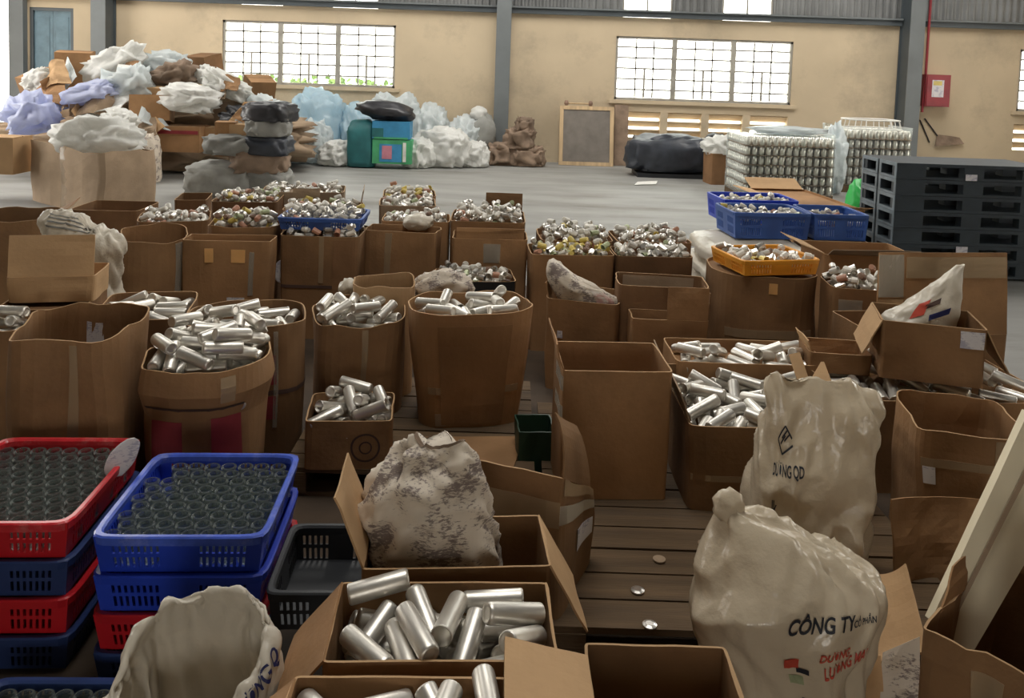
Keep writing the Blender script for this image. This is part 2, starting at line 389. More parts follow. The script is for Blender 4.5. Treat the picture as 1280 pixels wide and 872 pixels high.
# door
e = empty('door_1', ((DOOR[0] + DOOR[1]) / 2, WY + .08, 0), kind='structure'); w = DOOR[1] - DOOR[0]; h = DOOR[3]
MB().box(-w/2, -w/2 + .06, -.06, .06, 0, h).box(w/2 - .06, w/2, -.06, .06, 0, h).box(-w/2 + .06, w/2 - .06, -.06, .06, h - .06, h).build('door_frame', M['steel_grey'], e)
for s in (-1, 1):
    a, b = (-w/2 + .06, -.004) if s < 0 else (.004, w/2 - .06)
    lf = MB().box(a, b, -.02, .02, .01, h - .06).build('door_leaf', M['door'], e)
    for z0, z1 in ((.15, 1.1), (1.25, 2.45)):
        MB().box(a + .06, b - .06, -.03, -.02, z0, z1).build('panel', M['door'], lf)
    MB().bar((s * .05, -.05, 1.0), (s * .05, -.05, 1.2), .012).build('door_handle', M['frame_metal'], lf)
# pillar beside the open gateway
tag(MB().box(X16(17, 90), X16(36, 90) - .02, WY - .15, WY, 0, 2.8).build('trim_8', M['steel_lite']), kind='structure')
# outdoors seen through the openings
g = MB().box(-60, 60, 16.25, 90, -.35, -.05).build('ground_outside', M['grass']); tag(g, kind='structure')
def hedge(x0, x1, y, z, seed):
    random.seed(seed); e = empty('hedge', ((x0 + x1) / 2, y, -.05), 0, 'green hedge outside beyond the left window' if x0 < 0 else 'green hedge outside beyond the right window', 'hedge')
    mb = MB(); w = x1 - x0
    for i in range(900):
        p = Vector((random.uniform(-w/2, w/2), random.uniform(-.4, .4), random.uniform(0, z) ** 1.0))
        a = Vector((random.uniform(-1, 1), random.uniform(-1, 1), random.uniform(-.2, 1))).normalized() * .16
        b = a.orthogonal().normalized() * .07; k = len(mb.V)
        mb.V += [p - b, p + a * .5 - b, p + a, p + a * .5 + b, p + b]; mb.F.append((k, k + 1, k + 2, k + 3, k + 4))
    o = mb.build('foliage', M['leaf'], e); o['kind'] = 'stuff'
hedge(-8.5, -2.0, 20, 1.42, 1)

# ================================================================== builders
def sq(u, n):
    """unit closed outline, u 0..1 from the front left corner: front, right, back, left; n = squareness"""
    u = (u % 1.0) * 4; k = int(u); s = (u - k) * 2 - 1
    x, y = ((s, -1), (1, s), (-s, 1), (-1, -s))[k]
    r = (abs(x) ** n + abs(y) ** n) ** (-1.0 / n)
    return x * r, y * r

class Carton:
    """an open carton: walls with thickness, wavy rim, floor at the level of the fill"""
    def __init__(s, label, FL, FR, zr, dep, z0=.0, n=14, taper=.03, bulge=.0, wob=.006, wave=.0, prof=None, floor=.02, mound=0.0,
                 mat='card', group='cardboard cartons', cat='carton', seed=None, name='cardboard_carton', rim_tilt=0.0, floor_mat=None, lines=True):
        a = onz(FL[0], FL[1], zr); b = onz(FR[0], FR[1], zr)
        d = b - a; w = math.hypot(d.x, d.y); rz = math.atan2(d.y, d.x)
        e2 = Vector((-math.sin(rz), math.cos(rz), 0)); c = (a + b) / 2 + e2 * (dep / 2)
        s.w, s.d, s.h, s.n, s.taper, s.bulge, s.wob, s.wave, s.prof = w, dep, zr - z0, n, taper, bulge, wob, wave, prof
        s.seed = seed if seed is not None else (FL[0] * 13.7 + FL[1] * 3.1) % 97
        s.rim_tilt = rim_tilt; s.z0 = z0; s.zr = zr; s.rz = rz; s.c = Vector((c.x, c.y, z0)); s.floor = floor if floor >= 0 else s.h + floor; s.mound = mound
        s.root = empty(name, s.c, rz, label, cat, group)
        s.Mw = Matrix.Translation(s.c) @ Matrix.Rotation(rz, 4, 'Z'); s.mat = M[mat]
        if s.mound > .035: s.mound *= .6; s.floor -= .012
        s.body()
    def S(s, u, t, off=0.0):
        x, y = sq(u, s.n)
        k = 1 - s.taper * (1 - t) + s.bulge * math.sin(math.pi * min(max(t, 0), 1))
        if s.prof:
            for (t0, k0), (t1, k1) in zip(s.prof[:-1], s.prof[1:]):
                if t0 <= t <= t1: k *= k0 + (k1 - k0) * (t - t0) / max(t1 - t0, 1e-6); break
        q = Vector((x * 1.3, y * 1.3, t * 1.4))
        wx = nz(q, 1.3, s.seed) * s.wob; wy = nz(q, 1.3, s.seed + 5) * s.wob
        z = s.h * t + t * t * (s.wave * nz((x, y, 0), 1.6, s.seed + 9) + s.rim_tilt * y)
        px, py = x * (s.w / 2 * k) + wx, y * (s.d / 2 * k) + wy
        L = math.hypot(px, py) or 1
        # outward direction of the squarish outline
        gx = math.copysign(abs(x) ** (s.n - 1), x) / s.w; gy = math.copysign(abs(y) ** (s.n - 1), y) / s.d; g = math.hypot(gx, gy) or 1
        return Vector((px + gx / g * off, py + gy / g * off, z))
    def body(s):
        NU, NV = 40, 7
        # denser near the corners of a square outline
        def us(i):
            k = i // 10; f = (i % 10) / 10; f = .5 - .5 * math.cos(math.pi * f) if s.n > 5 else f
            return (k + f) / 4
        V = []; F = []
        def ring(fn):
            k = len(V); V.extend(fn(us(i)) for i in range(NU)); return k
        def sew(a, b):
            for i in range(NU): F.append((a + i, a + (i + 1) % NU, b + (i + 1) % NU, b + i))
        rs = [ring(lambda u, t=j / NV: s.S(u, t)) for j in range(NV + 1)]
        for a, b in zip(rs[:-1], rs[1:]): sew(a, b)
        t0 = max(.02, min(.97, s.floor / s.h))
        ins = [ring(lambda u, t=1 + (t0 - 1) * j / 4: s.S(u, t, -.006)) for j in range(5)]
        e0 = len(F); sew(rs[-1], ins[0]); e1 = len(F)
        for a, b in zip(ins[:-1], ins[1:]): sew(a, b)
        last = ins[-1]
        for f in (.78, .55, .3, .1):
            def dome(u, f=f):
                p = s.S(u, t0, -.006); return Vector((p.x * f, p.y * f, s.floor + s.mound * (1 - f * f)))
            r = ring(dome); sew(last, r); last = r
        F.append(tuple(last + i for i in range(NU)))
        F.append(tuple(rs[0] + i for i in reversed(range(NU))))
        o = link('body', mesh_from('body', V, F), s.mat, s.root)
        if s.mat.name.startswith('cardboard'):
            o.data.materials.append(M['card_light'])
            for i in range(e0, e1): o.data.polygons[i].material_index = 1
        s.bodyo = o
    def patch(s, name, u0, u1, t0, t1, mat, off=.002, parent=None, nu=8, nv=5, skew=0.0):
        mb = MB()
        mb.grid(lambda a, b: s.S(u0 + (u1 - u0) * a, t0 + (t1 - t0) * b + skew * a, off), nu, nv)
        o = mb.build(name, M[mat], parent or s.bodyo); return solid(o, .0012, 1)
    def flap(s, side, ln, ang, a=.03, b=.97, curl=0.0, mat='card_light', thick=.005, cut=0.0, name='flap', noff=0.0, segs=6, l0=0.0):
        k = 'frbl'.index(side); A = s.S(k / 4 + .0001, 1); B = s.S((k + 1) / 4 - .0001, 1)
        out = Vector(((0, -1), (1, 0), (0, 1), (-1, 0))[k] + (0,))
        P = A.lerp(B, a); Q = A.lerp(B, b); up = Vector((0, 0, 1)); along = (Q - P).normalized()
        rows = []; th = math.radians(ang); p = (up * math.cos(th) + out * math.sin(th)) * l0 + (up * -math.sin(th) + out * math.cos(th)) * noff
        nrm = []
        for j in range(segs + 1):
            f = j / segs; rows.append(p.copy()); t = th + math.radians(curl) * (f + .5 / segs)
            dr = up * math.cos(t) + out * math.sin(t); nrm.append(up * -math.sin(t) + out * math.cos(t)); p = p + dr * (ln / segs)
        V = []; F = []; NA = 6
        for sgn in (0, 1):
            for j in range(segs + 1):
                for i in range(NA + 1):
                    f = i / NA; c = cut * (j / segs)
                    q = P.lerp(Q, c + (1 - 2 * c) * f) + rows[j] + nrm[j] * (thick * (sgn - .5)) + up * .001
                    q += nrm[j] * nz((f * 2, j * .4, s.seed), 1, k) * .008 * (j / segs)
                    V.append(q)
        W = NA + 1; H = (segs + 1) * W
        for j in range(segs):
            for i in range(NA):
                x = j * W + i; F.append((x, x + 1, x + 1 + W, x + W)); F.append((H + x, H + x + W, H + x + 1 + W, H + x + 1))
        rim = [i for i in range(W)] + [j * W + NA for j in range(1, segs + 1)] + [segs * W + i for i in range(NA - 1, -1, -1)] + [j * W for j in range(segs - 1, 0, -1)]
        for x, y in zip(rim, rim[1:] + rim[:1]): F.append((x, x + H, y + H, y))
        return link(name, mesh_from(name, V, F), M[mat], s.root)

# ---- printed lettering: the text's own mesh laid on a surface given by surf(a, b)
def text_mesh(txt, bold=False):
    cu = bpy.data.curves.new('lettering', 'FONT'); cu.body = txt; cu.size = 1.0; cu.resolution_u = 4
    if bold: cu.offset = .022
    o = bpy.data.objects.new('lettering', cu); C.objects.link(o)
    dg = bpy.context.evaluated_depsgraph_get(); me = bpy.data.meshes.new_from_object(o.evaluated_get(dg))
    bpy.data.objects.remove(o); bpy.data.curves.remove(cu)
    bm = bmesh.new(); bm.from_mesh(me); bpy.data.meshes.remove(me)
    for _ in range(3):
        ed = [e for e in bm.edges if e.calc_length() > .12]
        if not ed: break
        bmesh.ops.subdivide_edges(bm, edges=ed, cuts=1); bmesh.ops.triangulate(bm, faces=bm.faces)
    V = [v.co.copy() for v in bm.verts]; bm.verts.index_update(); F = [tuple(v.index for v in f.verts) for f in bm.faces]; bm.free()
    x0 = min(v.x for v in V); x1 = max(v.x for v in V)
    return [Vector((v.x - x0, v.y, 0)) for v in V], F, x1 - x0
def lettering(txt, surf, mat, parent, bold=False, name='printed_lettering'):
    V, F, w = text_mesh(txt, bold)
    return link(name, mesh_from(name, [surf(v.x, v.y) for v in V], F), M[mat], parent)

# ---- sacks: stacked rings of squarish outline with folds
class Sack:
    def __init__(s, label, loc, rings, mat, rz=0.0, folds=.02, fs=7.0, seed=1, n=2.8, open_top=False, pinch=True, name='woven_sack', cat='sack', group=None, res=(72, 56), lip=None):
        """rings: (z, cx, cy, rx, ry[, roll]) from the base up, metres, local"""
        s.R = [tuple(r) + (0.0,) * (7 - len(r)) for r in rings]; s.n = n; s.folds = folds; s.fs = fs; s.seed = seed
        s.root = empty(name, loc, rz, label, cat, group); s.Mw = Matrix.Translation(loc) @ Matrix.Rotation(rz, 4, 'Z')
        NU, NV = res; s.lip = lip
        mb = MB(); mb.grid(lambda a, b: s.S(a, b), NU, NV, closed=True)
        mb.F.append(tuple(reversed(range(NU))))
        if not open_top: mb.F.append(tuple(NV * NU + i for i in range(NU)))
        s.body = mb.build('sack_body', M[mat], s.root, smooth=True)
        if open_top: solid(s.body, .003, -1)
    def base(s, u, t):
        R = s.R; f = t * (len(R) - 1); i = min(int(f), len(R) - 2); f -= i
        def cr(k):
            p0 = R[max(i - 1, 0)][k]; p1 = R[i][k]; p2 = R[i + 1][k]; p3 = R[min(i + 2, len(R) - 1)][k]
            return p1 + .5 * f * (p2 - p0 + f * (2 * p0 - 5 * p1 + 4 * p2 - p3 + f * (3 * (p1 - p2) + p3 - p0)))
        x, y = sq(u, s.n)
        z = cr(0); tx = cr(5) if len(R[0]) > 5 else 0.0; ty = cr(6) if len(R[0]) > 6 else 0.0
        return Vector((cr(1) + x * cr(3), cr(2) + y * cr(4), z + tx * x + ty * y))
    def S(s, u, t, off=0.0):
        p = s.base(u, t); e = 1e-3
        du = s.base(u + e, t) - s.base(u - e, t); dv = s.base(u, min(t + e, 1)) - s.base(u, max(t - e, 0))
        nn = du.cross(dv); nn = nn.normalized() if nn.length > 1e-12 else Vector((0, 0, 1))
        amp = s.folds * (.5 + 1.6 * abs(nz(p, 3, s.seed + 2)) * 2.2)
        sw = nz(p, 2.2, s.seed + 11) * .25
        q = Vector((p.x + sw + p.z * .35, p.y + sw, p.z * .32))
        dsp = amp * crease(q, s.fs, s.seed) + amp * .3 * crease(Vector((q.x, q.y - q.x * .3, q.z * .8)), s.fs * 2.1, s.seed + 6) + s.folds * .6 * nz(p, s.fs * .5, s.seed + 4)
        if s.lip and t > .9: p = p + Vector((0, 0, (t - .9) * 10 * s.lip * nz((sq(u, 2)[0], sq(u, 2)[1], 0), 2.2, s.seed + 8)))
        return p + nn * (dsp + off)
    def patch(s, name, u0, u1, t0, t1, mat, off=.003, nu=14, nv=14):
        mb = MB(); mb.grid(lambda a, b: s.S(u0 + (u1 - u0) * a, t0 + (t1 - t0) * b, off), nu, nv)
        return mb.build(name, M[mat], s.body, smooth=True)

# ---- crumpled bags, bundles
def crumple(name, label, cat, loc, size, mat, seed=1, amp=.25, fs=1.6, sub=4, rot=(0, 0, 0), group=None, flat=.0, peak=None, n=1.0, facet=False):
    bm = bmesh.new(); bmesh.ops.create_icosphere(bm, subdivisions=sub, radius=1.0)
    for v in bm.verts:
        p = v.co.copy()
        if n != 1.0: p = Vector([math.copysign(abs(c) ** n, c) for c in p])
        r = 1 + amp * (crease(v.co, fs, seed) * 1.6 + .5 * nz(v.co, fs * .6, seed + 3)) + amp * .45 * crease(v.co, fs * 2.6, seed + 7) + amp * .25 * crease(v.co, fs * 5.5, seed + 8)
        p *= r
        if peak: p += Vector(peak) * max(0, v.co.normalized().dot(Vector(peak).normalized())) ** 6
        if p.z < -1 + flat: p.z = -1 + flat + (p.z + 1 - flat) * .15
        v.co = p
    lo = min(v.co.z for v in bm.verts)
    Rm = Matrix.Rotation(rot[0], 3, 'X') @ Matrix.Rotation(rot[1], 3, 'Y')
    for v in bm.verts: v.co = Rm @ Vector((v.co.x * size[0] / 2, v.co.y * size[1] / 2, v.co.z * size[2] / 2))
    lo = min(v.co.z for v in bm.verts)
    for v in bm.verts: v.co.z -= lo
    me = bpy.data.meshes.new(name); bm.to_mesh(me); bm.free(); me.polygons.foreach_set('use_smooth', [not facet] * len(me.polygons))
    o = link(name, me, M[mat]); o.location = loc; o.rotation_euler = (0, 0, rot[2])
    return tag(o, label, cat, group)
# ---- a sheet between four world corners (ll, lr, ur, ul), bent and creased, with thickness
def sheet(name, label, cat, P, mat, th=.006, bow=0.0, rough=.01, seed=1, group=None, parent=None, nu=14, nv=12, fs=6):
    P = [Vector(p) for p in P]; base = sum(P, Vector()) / 4; base.z = min(p.z for p in P)
    nn = (P[1] - P[0]).cross(P[3] - P[0]).normalized()
    def fn(a, b):
        p = P[0].lerp(P[1], a).lerp(P[3].lerp(P[2], a), b)
        return p - base + nn * (bow * math.sin(math.pi * a) + rough * crease(p, fs, seed) + rough * nz(p, 3, seed))
    mb = MB(); mb.grid(fn, nu, nv); o = mb.build(name, M[mat], parent); o.location = base; solid(o, th, 0)
    if label: tag(o, label, cat, group)
    return o

# ---- heaps: every piece is dropped on a height field until it rests
CANS, CAPS = [], []
def heap(ct, n, L, r, store, label, group, seed=1, fill=.9, tilt=.45, lift=0.0, x0=-1.0, x1=1.0, spread=None, tries=14):
    rng = random.Random(seed); cell = r / 2.6
    w, d = ct.w * fill * (1 - ct.taper * .3), ct.d * fill
    nx, ny = max(4, int(w / cell)), max(4, int(d / cell))
    gx = (np.arange(nx) + .5) / nx * w - w / 2; gy = (np.arange(ny) + .5) / ny * d - d / 2
    GX, GY = np.meshgrid(gx, gy, indexing='ij')
    rr = np.minimum(1, (np.abs(GX / (w / 2)) ** ct.n + np.abs(GY / (d / 2)) ** ct.n) ** (1.0 / ct.n))
    H = ct.floor + ct.mound * (1 - rr * rr) + lift
    for it in range(n):
        best = None
        for k in range(tries):
            yaw = rng.uniform(0, math.pi * 2); hx = abs(math.cos(yaw)) * L * .40 + r * .5; hy = abs(math.sin(yaw)) * L * .40 + r * .5
            if spread: cx, cy = rng.gauss(0, spread) * w / 2, rng.gauss(0, spread) * d / 2
            else: cx, cy = rng.uniform(x0, x1) * w / 2, rng.uniform(-1, 1) * d / 2
            lx, ly = w / 2 - hx, d / 2 - hy
            if lx <= 0: lx = .001
            if ly <= 0: ly = .001
            cx = max(-lx, min(lx, cx)); cy = max(-ly, min(ly, cy))
            if ct.n < 6:
                q = (abs(cx / max(lx, .01)) ** ct.n + abs(cy / max(ly, .01)) ** ct.n) ** (1 / ct.n)
                if q > .97: cx *= .97 / q; cy *= .97 / q
            ca, sa = math.cos(yaw), math.sin(yaw)
            A = (GX - cx) * ca + (GY - cy) * sa; D = -(GX - cx) * sa + (GY - cy) * ca
            msk = (np.abs(A) < L / 2) & (np.abs(D) < r)
            if not msk.any(): continue
            a = A[msk]; dd = np.sqrt(np.maximum(r * r - D[msk] ** 2, 0)); hh = H[msk] + dd
            e1 = hh[a < -L / 6].max() if (a < -L / 6).any() else hh.max(); e2 = hh[a > L / 6].max() if (a > L / 6).any() else hh.max()
            sl = max(-tilt, min(tilt, (e2 - e1) / (L * .75)))
            z = (hh - sl * a).max()
            if best is None or z < best[0]: best = (z, cx, cy, yaw, sl, msk, A, D)
        if best is None: continue
        z, cx, cy, yaw, sl, msk, A, D = best
        H[msk] = np.maximum(H[msk], z + sl * A[msk] + np.sqrt(np.maximum(r * r - D[msk] ** 2, 0)))
        ax = Vector((math.cos(yaw), math.sin(yaw), sl)).normalized()
        side = Vector((-math.sin(yaw), math.cos(yaw), 0)); up = ax.cross(side)
        Rm = Matrix((side, up, ax)).transposed().to_4x4() @ Matrix.Rotation(rng.uniform(0, 6.28), 4, 'Z')
        W = ct.Mw @ Matrix.Translation((cx, cy, z)) @ Rm
        store.append((W, label, group, rng.random()))

# ---- plastic crates
class Crate:
    def __init__(s, label, FL, FR, zr, dep, h, mat, group, rimmat=None, rz_add=0.0, z_bottom=None, slots=True, w=None):
        a = onz(FL[0], FL[1], zr); b = onz(FR[0], FR[1], zr); d = b - a
        s.w = w or math.hypot(d.x, d.y); s.rz = math.atan2(d.y, d.x) + rz_add; s.d = dep; s.h = h
        e2 = Vector((-math.sin(s.rz), math.cos(s.rz), 0)); c = (a + b) / 2 + e2 * dep / 2
        s.build(label, Vector((c.x, c.y, zr - h)), mat, group, rimmat)
    def build(s, label, loc, mat, group, rimmat=None):
        s.loc = loc; s.root = empty('plastic_crate', loc, s.rz, label, 'crate', group)
        s.Mw = Matrix.Translation(loc) @ Matrix.Rotation(s.rz, 4, 'Z'); s.n = 10; s.taper = .06; s.floor = .01; s.mound = 0.0
        w, d, h = s.w - .012, s.d - .012, s.h
        def side(ln, place, tall):
            mb = MB(); nc = max(9, int(ln / .0085) | 1); rows = [0, .14, .42, .52, .76, .80, .9, 1.0]
            k = 0
            V = {}
            def vid(i, j):
                if (i, j) not in V: V[(i, j)] = len(mb.V); mb.V.append(Vector(place(i / nc, rows[j])))
                return V[(i, j)]
            for i in range(nc):
                for j in range(len(rows) - 1):
                    f = (i + .5) / nc
                    hole = (i % 2 == 1) and j in (1, 3) and not (.38 < f < .62) and .07 < f < .93
                    if not hole: mb.F.append((vid(i, j), vid(i + 1, j), vid(i + 1, j + 1), vid(i, j + 1)))
            return mb
        tp = lambda t: 1 - .06 * (1 - t)
        corners = [(-1, -1), (1, -1), (1, 1), (-1, 1)]
        for k in range(4):
            (ax, ay), (bx, by) = corners[k], corners[(k + 1) % 4]
            def place(f, t, ax=ax, ay=ay, bx=bx, by=by):
                q = tp(t); return ((ax + (bx - ax) * f) * w / 2 * q, (ay + (by - ay) * f) * d / 2 * q, h * t)
            mb = side(w if k % 2 == 0 else d, place, h); solid(mb.build('side_wall', M[mat], s.root), .006, -1)
        MB().box(-w/2*.93, w/2*.93, -d/2*.93, d/2*.93, .004, .012).build('crate_floor', M[mat], s.root)
        # rolled rim with rounded corners
        mb = MB(); NU = 48
        prof = ((0, -.022), (.008, -.022), (.011, 0), (.007, .004), (-.004, .004), (-.009, -.002), (-.008, -.02))
        K = len(prof)
        for i in range(NU):
            x, y = sq(i / NU if False else (i // 12 + (.5 - .5 * math.cos(math.pi * (i % 12) / 12))) / 4, 12)
            for o_, z_ in prof: mb.V.append(Vector((x * (w / 2 + o_), y * (d / 2 + o_), h + z_)))
        for i in range(NU):
            for j in range(K):
                a = i * K + j; b = i * K + (j + 1) % K; c2 = ((i + 1) % NU) * K; mb.F.append((a, c2 + j, c2 + (j + 1) % K, b))
        mb.build('crate_rim', M[rimmat or mat], s.root, smooth=False)
def stack_crate(below, label, mat, group, dz=0.0, h=None):
    c = Crate.__new__(Crate); c.w, c.d, c.h, c.rz = below.w, below.d, h or below.h, below.rz
    c.build(label, below.loc - Vector((0, 0, dz or c.h + .002)), mat, group); return c

# ================================================================== pallets under the cartons
def wood_pallet(label, x0, x1, y0, y1, zt=.12):
    e = empty('wooden_pallet', ((x0 + x1) / 2, (y0 + y1) / 2, 0), 0, label, 'pallet', 'wooden pallets under the cartons'); w = x1 - x0; d = y1 - y0
    n = max(4, round(d / .135)); p = d / n
    for i in range(n):
        a = -d/2 + i * p; MB().box(-w/2, w/2, a + .004, a + p - .006, zt - .02, zt - .001 * (i % 3)).build('deck_board', M['wood'], e)
    for k in range(3):
        x = -w/2 + .05 + (w - .1) * k / 2
        MB().box(x - .045, x + .045, -d/2, d/2, .02, zt - .02).build('stringer', M['wood'], e)
    for k in range(3):
        y = -d/2 + .06 + (d - .12) * k / 2; MB().box(-w/2, w/2, y - .05, y + .05, 0, .02).build('bottom_board', M['wood'], e)
wood_pallet('wooden pallet under the three can cartons left of centre', -.86, .135, 3.20, 4.22)
wood_pallet('wooden pallet with bare dirty boards beside the lower white sack', .165, 1.42, 2.30, 3.95)
wood_pallet('wooden pallet under the carton with the upright torn flap', -.40, .135, 2.30, 3.15)

LID = 'silver cylindrical metal canister '
CG = 'canisters '
def cans(ct, n, where, seed, **k):
    heap(ct, int(n * 1.15), .14, .0232, CANS, LID + where, CG + where, seed, **k)
def caps(ct, n, where, seed, **k):
    heap(ct, int(n * 1.15), .052, .019, CAPS, 'small metal cup lying ' + where, 'small cups ' + where, seed, tries=4, **k)

# ------------------------------------------------------------------ left block
L1 = Carton('large round-cornered empty brown carton behind the red crates', (-8, 428), (152, 425), .72, .46, 0, n=4, taper=.04, bulge=.03, wob=.02, wave=.03)
L1.patch('paper_label', .615, .655, .45, .9, 'paper', off=-.008)
L1.patch('tape', .145, .165, .2, .98, 'tape'); L1.patch('torn_ply', .03, .14, .02, .36, 'card_grey', .006)
L2 = Carton('bulging carton heaped with silver canisters, just behind the blue crates', (158, 470), (322, 468), .60, .48, 0, n=3.0, taper=.0, wob=.02, wave=.02,
            prof=((0, .90), (.76, .93), (.80, 1.01), (.90, 1.045), (1.0, .98)), floor=-.15, mound=.05)
L2.patch('red_print_band', .16, .245, .40, .72, 'red_print'); L2.patch('red_print_band', .02, .1, .40, .70, 'red_print'); L2.patch('dark_band', .0, .25, .76, .79, 'dark_print', .003)
L2.patch('tape', .18, .215, .82, .97, 'tape')
cans(L2, 56, 'in the bulging carton behind the blue crates', 11, fill=.93)
L3 = Carton('carton with dark red printed stripes, full of silver canisters', (222, 412), (381, 407), .62, .40, 0, n=4, taper=.06, wob=.012, wave=.02, floor=-.12, mound=.03)
for a, b in ((.60, .80), (.36, .52)): L3.patch('red_print_band', .02, .195, a, b, 'red_print'); L3.patch('red_print_band', .90, 1.0, a, b, 'red_print')
L3.patch('tape', .19, .20, .3, .96, 'tape_clear'); L3.patch('dark_band', .05, .40, .53, .56, 'dark_print', .003)
cans(L3, 20, 'in the red striped carton', 12)
L4 = Carton('dark carton of silver canisters beneath the white striped sack', (108, 402), (232, 398), .60, .46, 0, n=8, floor=-.11, mound=.05, mat='card_dark')
cans(L4, 24, 'in the dark carton beneath the white striped sack', 13, x0=-.8)
L7 = Carton('carton cut off by the left edge, holding a few canisters', (-95, 415), (27, 412), .64, .20, 0, n=5, wave=.02, floor=-.06)
cans(L7, 8, 'in the carton at the left edge', 14)
LB = Carton('plain carton supporting the tan carton with raised flap', (-10, 388), (103, 386), .655, .38, 0, n=14, mat='card_dark', floor=-.02)
L5 = Carton('small tan carton with one wide flap raised, far left', (6, 347), (119, 345), .765, .26, .655, n=16, mat='card_light', taper=.02)
L5.flap('f', .175, -8, -.0, 1.0, mat='card_light')
L8 = Carton('brown carton standing behind the tan flap, far left', (-40, 278), (60, 276), .80, .45, 0, n=10, mat='card', wave=.02)
L8.flap('r', .12, 60, mat='card')
# white striped sack slumped over the cartons
o = Sack('white sack with grey stripes slumped behind the tan carton flap', Vector((atd(108, 330, 4.2).x, 4.22, 0)), [(0, .05, 0, .14, .09), (.25, .06, 0, .13, .09), (.50, .06, 0, .10, .07), (.62, .04, 0, .13, .08), (.74, .0, 0, .19, .09), (.83, -.05, 0, .18, .07, -.02), (.90, -.10, 0, .10, .03, -.02), (.915, -.13, 0, .04, .02)],
         'sack', folds=.035, fs=9, seed=21, n=2.5)
for k in range(4): o.patch('grey_stripe', .02, .2, .72 + .035 * k, .733 + .035 * k, 'sack_grey')
# ------------------------------------------------------------------ second row, left
F5 = Carton('carton with a small paper label, left of the carton with orange tape', (150, 300), (236, 296), .66, .36, 0, n=5, wave=.04, wob=.015, rim_tilt=.02)
F5.patch('paper_label', .13, .19, .30, .46, 'paper'); F5.patch('tape', .20, .23, .3, .98, 'tape_clear')
F5b = Carton('carton heaped with small cups in the left back rows', (168, 278), (262, 276), .64, .45, 0, n=6, floor=-.06, mound=.06)
caps(F5b, 75, 'in the heaped carton of the left back rows', 31)
F4 = Carton('carton with two orange tape patches and a square paper label', (226, 300), (338, 302), .65, .20, 0, n=12, taper=.05, wob=.012)
F4.patch('tape_patch', .065, .09, .80, .93, 'tape_orange'); F4.patch('tape_patch', .14, .178, .80, .92, 'tape_orange'); F4.patch('paper_label', .13, .18, .28, .48, 'paper'); F4.patch('tape', .19, .205, .5, .9, 'tape_clear')
F4b = Carton('round-rimmed carton of cups behind the orange taped carton', (254, 284), (345, 285), .68, .42, 0, n=3.5, floor=-.05, mound=.07, wave=.02)
caps(F4b, 75, 'in the round-rimmed carton behind the orange tape', 32)
F3 = Carton('tall carton with a white paper tag below the shallow blue crate', (348, 294), (449, 297), .65, .42, 0, n=12, floor=-.03)
caps(F3, 60, 'beneath the shallow blue crate', 33)
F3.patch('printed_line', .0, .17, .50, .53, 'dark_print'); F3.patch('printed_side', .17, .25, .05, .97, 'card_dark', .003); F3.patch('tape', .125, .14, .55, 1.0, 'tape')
CB = Crate('shallow worn blue crate of small cups on the left carton row', (346, 272), (452, 275), .745, .40, .075, 'blue_old', 'blue crates in the back rows'); CB.floor = .03
caps(CB, 70, 'in the shallow blue crate', 34)
tg = Sack('white rounded paper tag with writing, hung on the left carton', atd(358, 355, 5.15), [(0, 0, 0, .02, .004), (.02, -.005, 0, .06, .004), (.075, 0, 0, .08, .004), (.13, -.01, 0, .055, .004), (.15, -.02, 0, .02, .004)], 'paper', folds=.003, seed=4, name='paper_tag', cat='tag', res=(32, 20))
F2 = Carton('carton of white and yellow cups behind the shallow blue crate', (352, 263), (452, 264), .66, .42, 0, n=12, floor=-.04, mound=.05)
caps(F2, 65, 'behind the shallow blue crate', 35); F2.flap('r', .14, 8, mat='card_grey'); F2.flap('b', .1, 5, .6, .98, mat='card_grey')
F1 = Carton('farthest carton of the left rows, topped with white cups', (325, 240), (430, 241), .66, .45, 0, n=12, floor=-.03, mound=.05, mat='card_grey')
caps(F1, 60, 'in the farthest left carton', 36)
F6 = Carton('carton of white cups with a yellow patch, left back rows', (263, 252), (346, 253), .64, .45, 0, n=12, floor=-.03, mound=.06, mat='card_dark')
caps(F6, 60, 'in the carton left of the yellow heap', 37)
F7 = Carton('low dark carton at the left end of the back row', (217, 250), (258, 250), .60, .40, 0, n=12, mat='card_dark')
F8 = Carton('long dark carton edge behind the labelled carton', (85, 262), (172, 264), .62, .45, 0, n=12, mat='card_dark')
# ------------------------------------------------------------------ centre rows
C1 = Carton('plain carton with a white sack flap over its rim, back centre', (453, 287), (545, 292), .65, .24, 0, n=10, taper=.08, wob=.015)
C1.patch('tape', .08, .1, .0, .98, 'tape')
crumple('plastic_bag', 'white plastic bag draped on the rim of the back centre carton', 'bag', onz(520, 290, .62) + Vector((0, .06, 0)), (.20, .16, .11), 'sack', 41, .3, sub=3)
C1b = Carton('second carton of cups in the centre back row', (476, 276), (562, 278), .66, .34, 0, n=12, floor=-.04, mound=.04); caps(C1b, 50, 'in the second centre back carton', 42)
C1c = Carton('third carton of cups in the centre back row', (473, 257), (545, 258), .68, .42, 0, n=12, floor=-.04, mound=.04, mat='card_grey'); caps(C1c, 50, 'in the third centre back carton', 43)
C1d = Carton('farthest carton of the centre rows with a yellow cup heap', (478, 245), (545, 246), .68, .40, 0, n=12, floor=-.03, mound=.06, mat='card_dark'); caps(C1d, 45, 'in the farthest centre carton', 44)
C2 = Carton('wide dark brown carton with smeared tape, back centre', (566, 298), (660, 300), .62, .34, 0, n=12, wob=.012); C2.flap('f', .07, 4, mat='card'); C2.patch('tape', .1, .16, .75, .95, 'tape_clear')
C2b = Carton('carton overflowing with white and brown cups, back centre', (562, 276), (657, 279), .68, .50, 0, n=12, floor=-.04, mound=.10); caps(C2b, 90, 'in the overflowing back centre carton', 45)
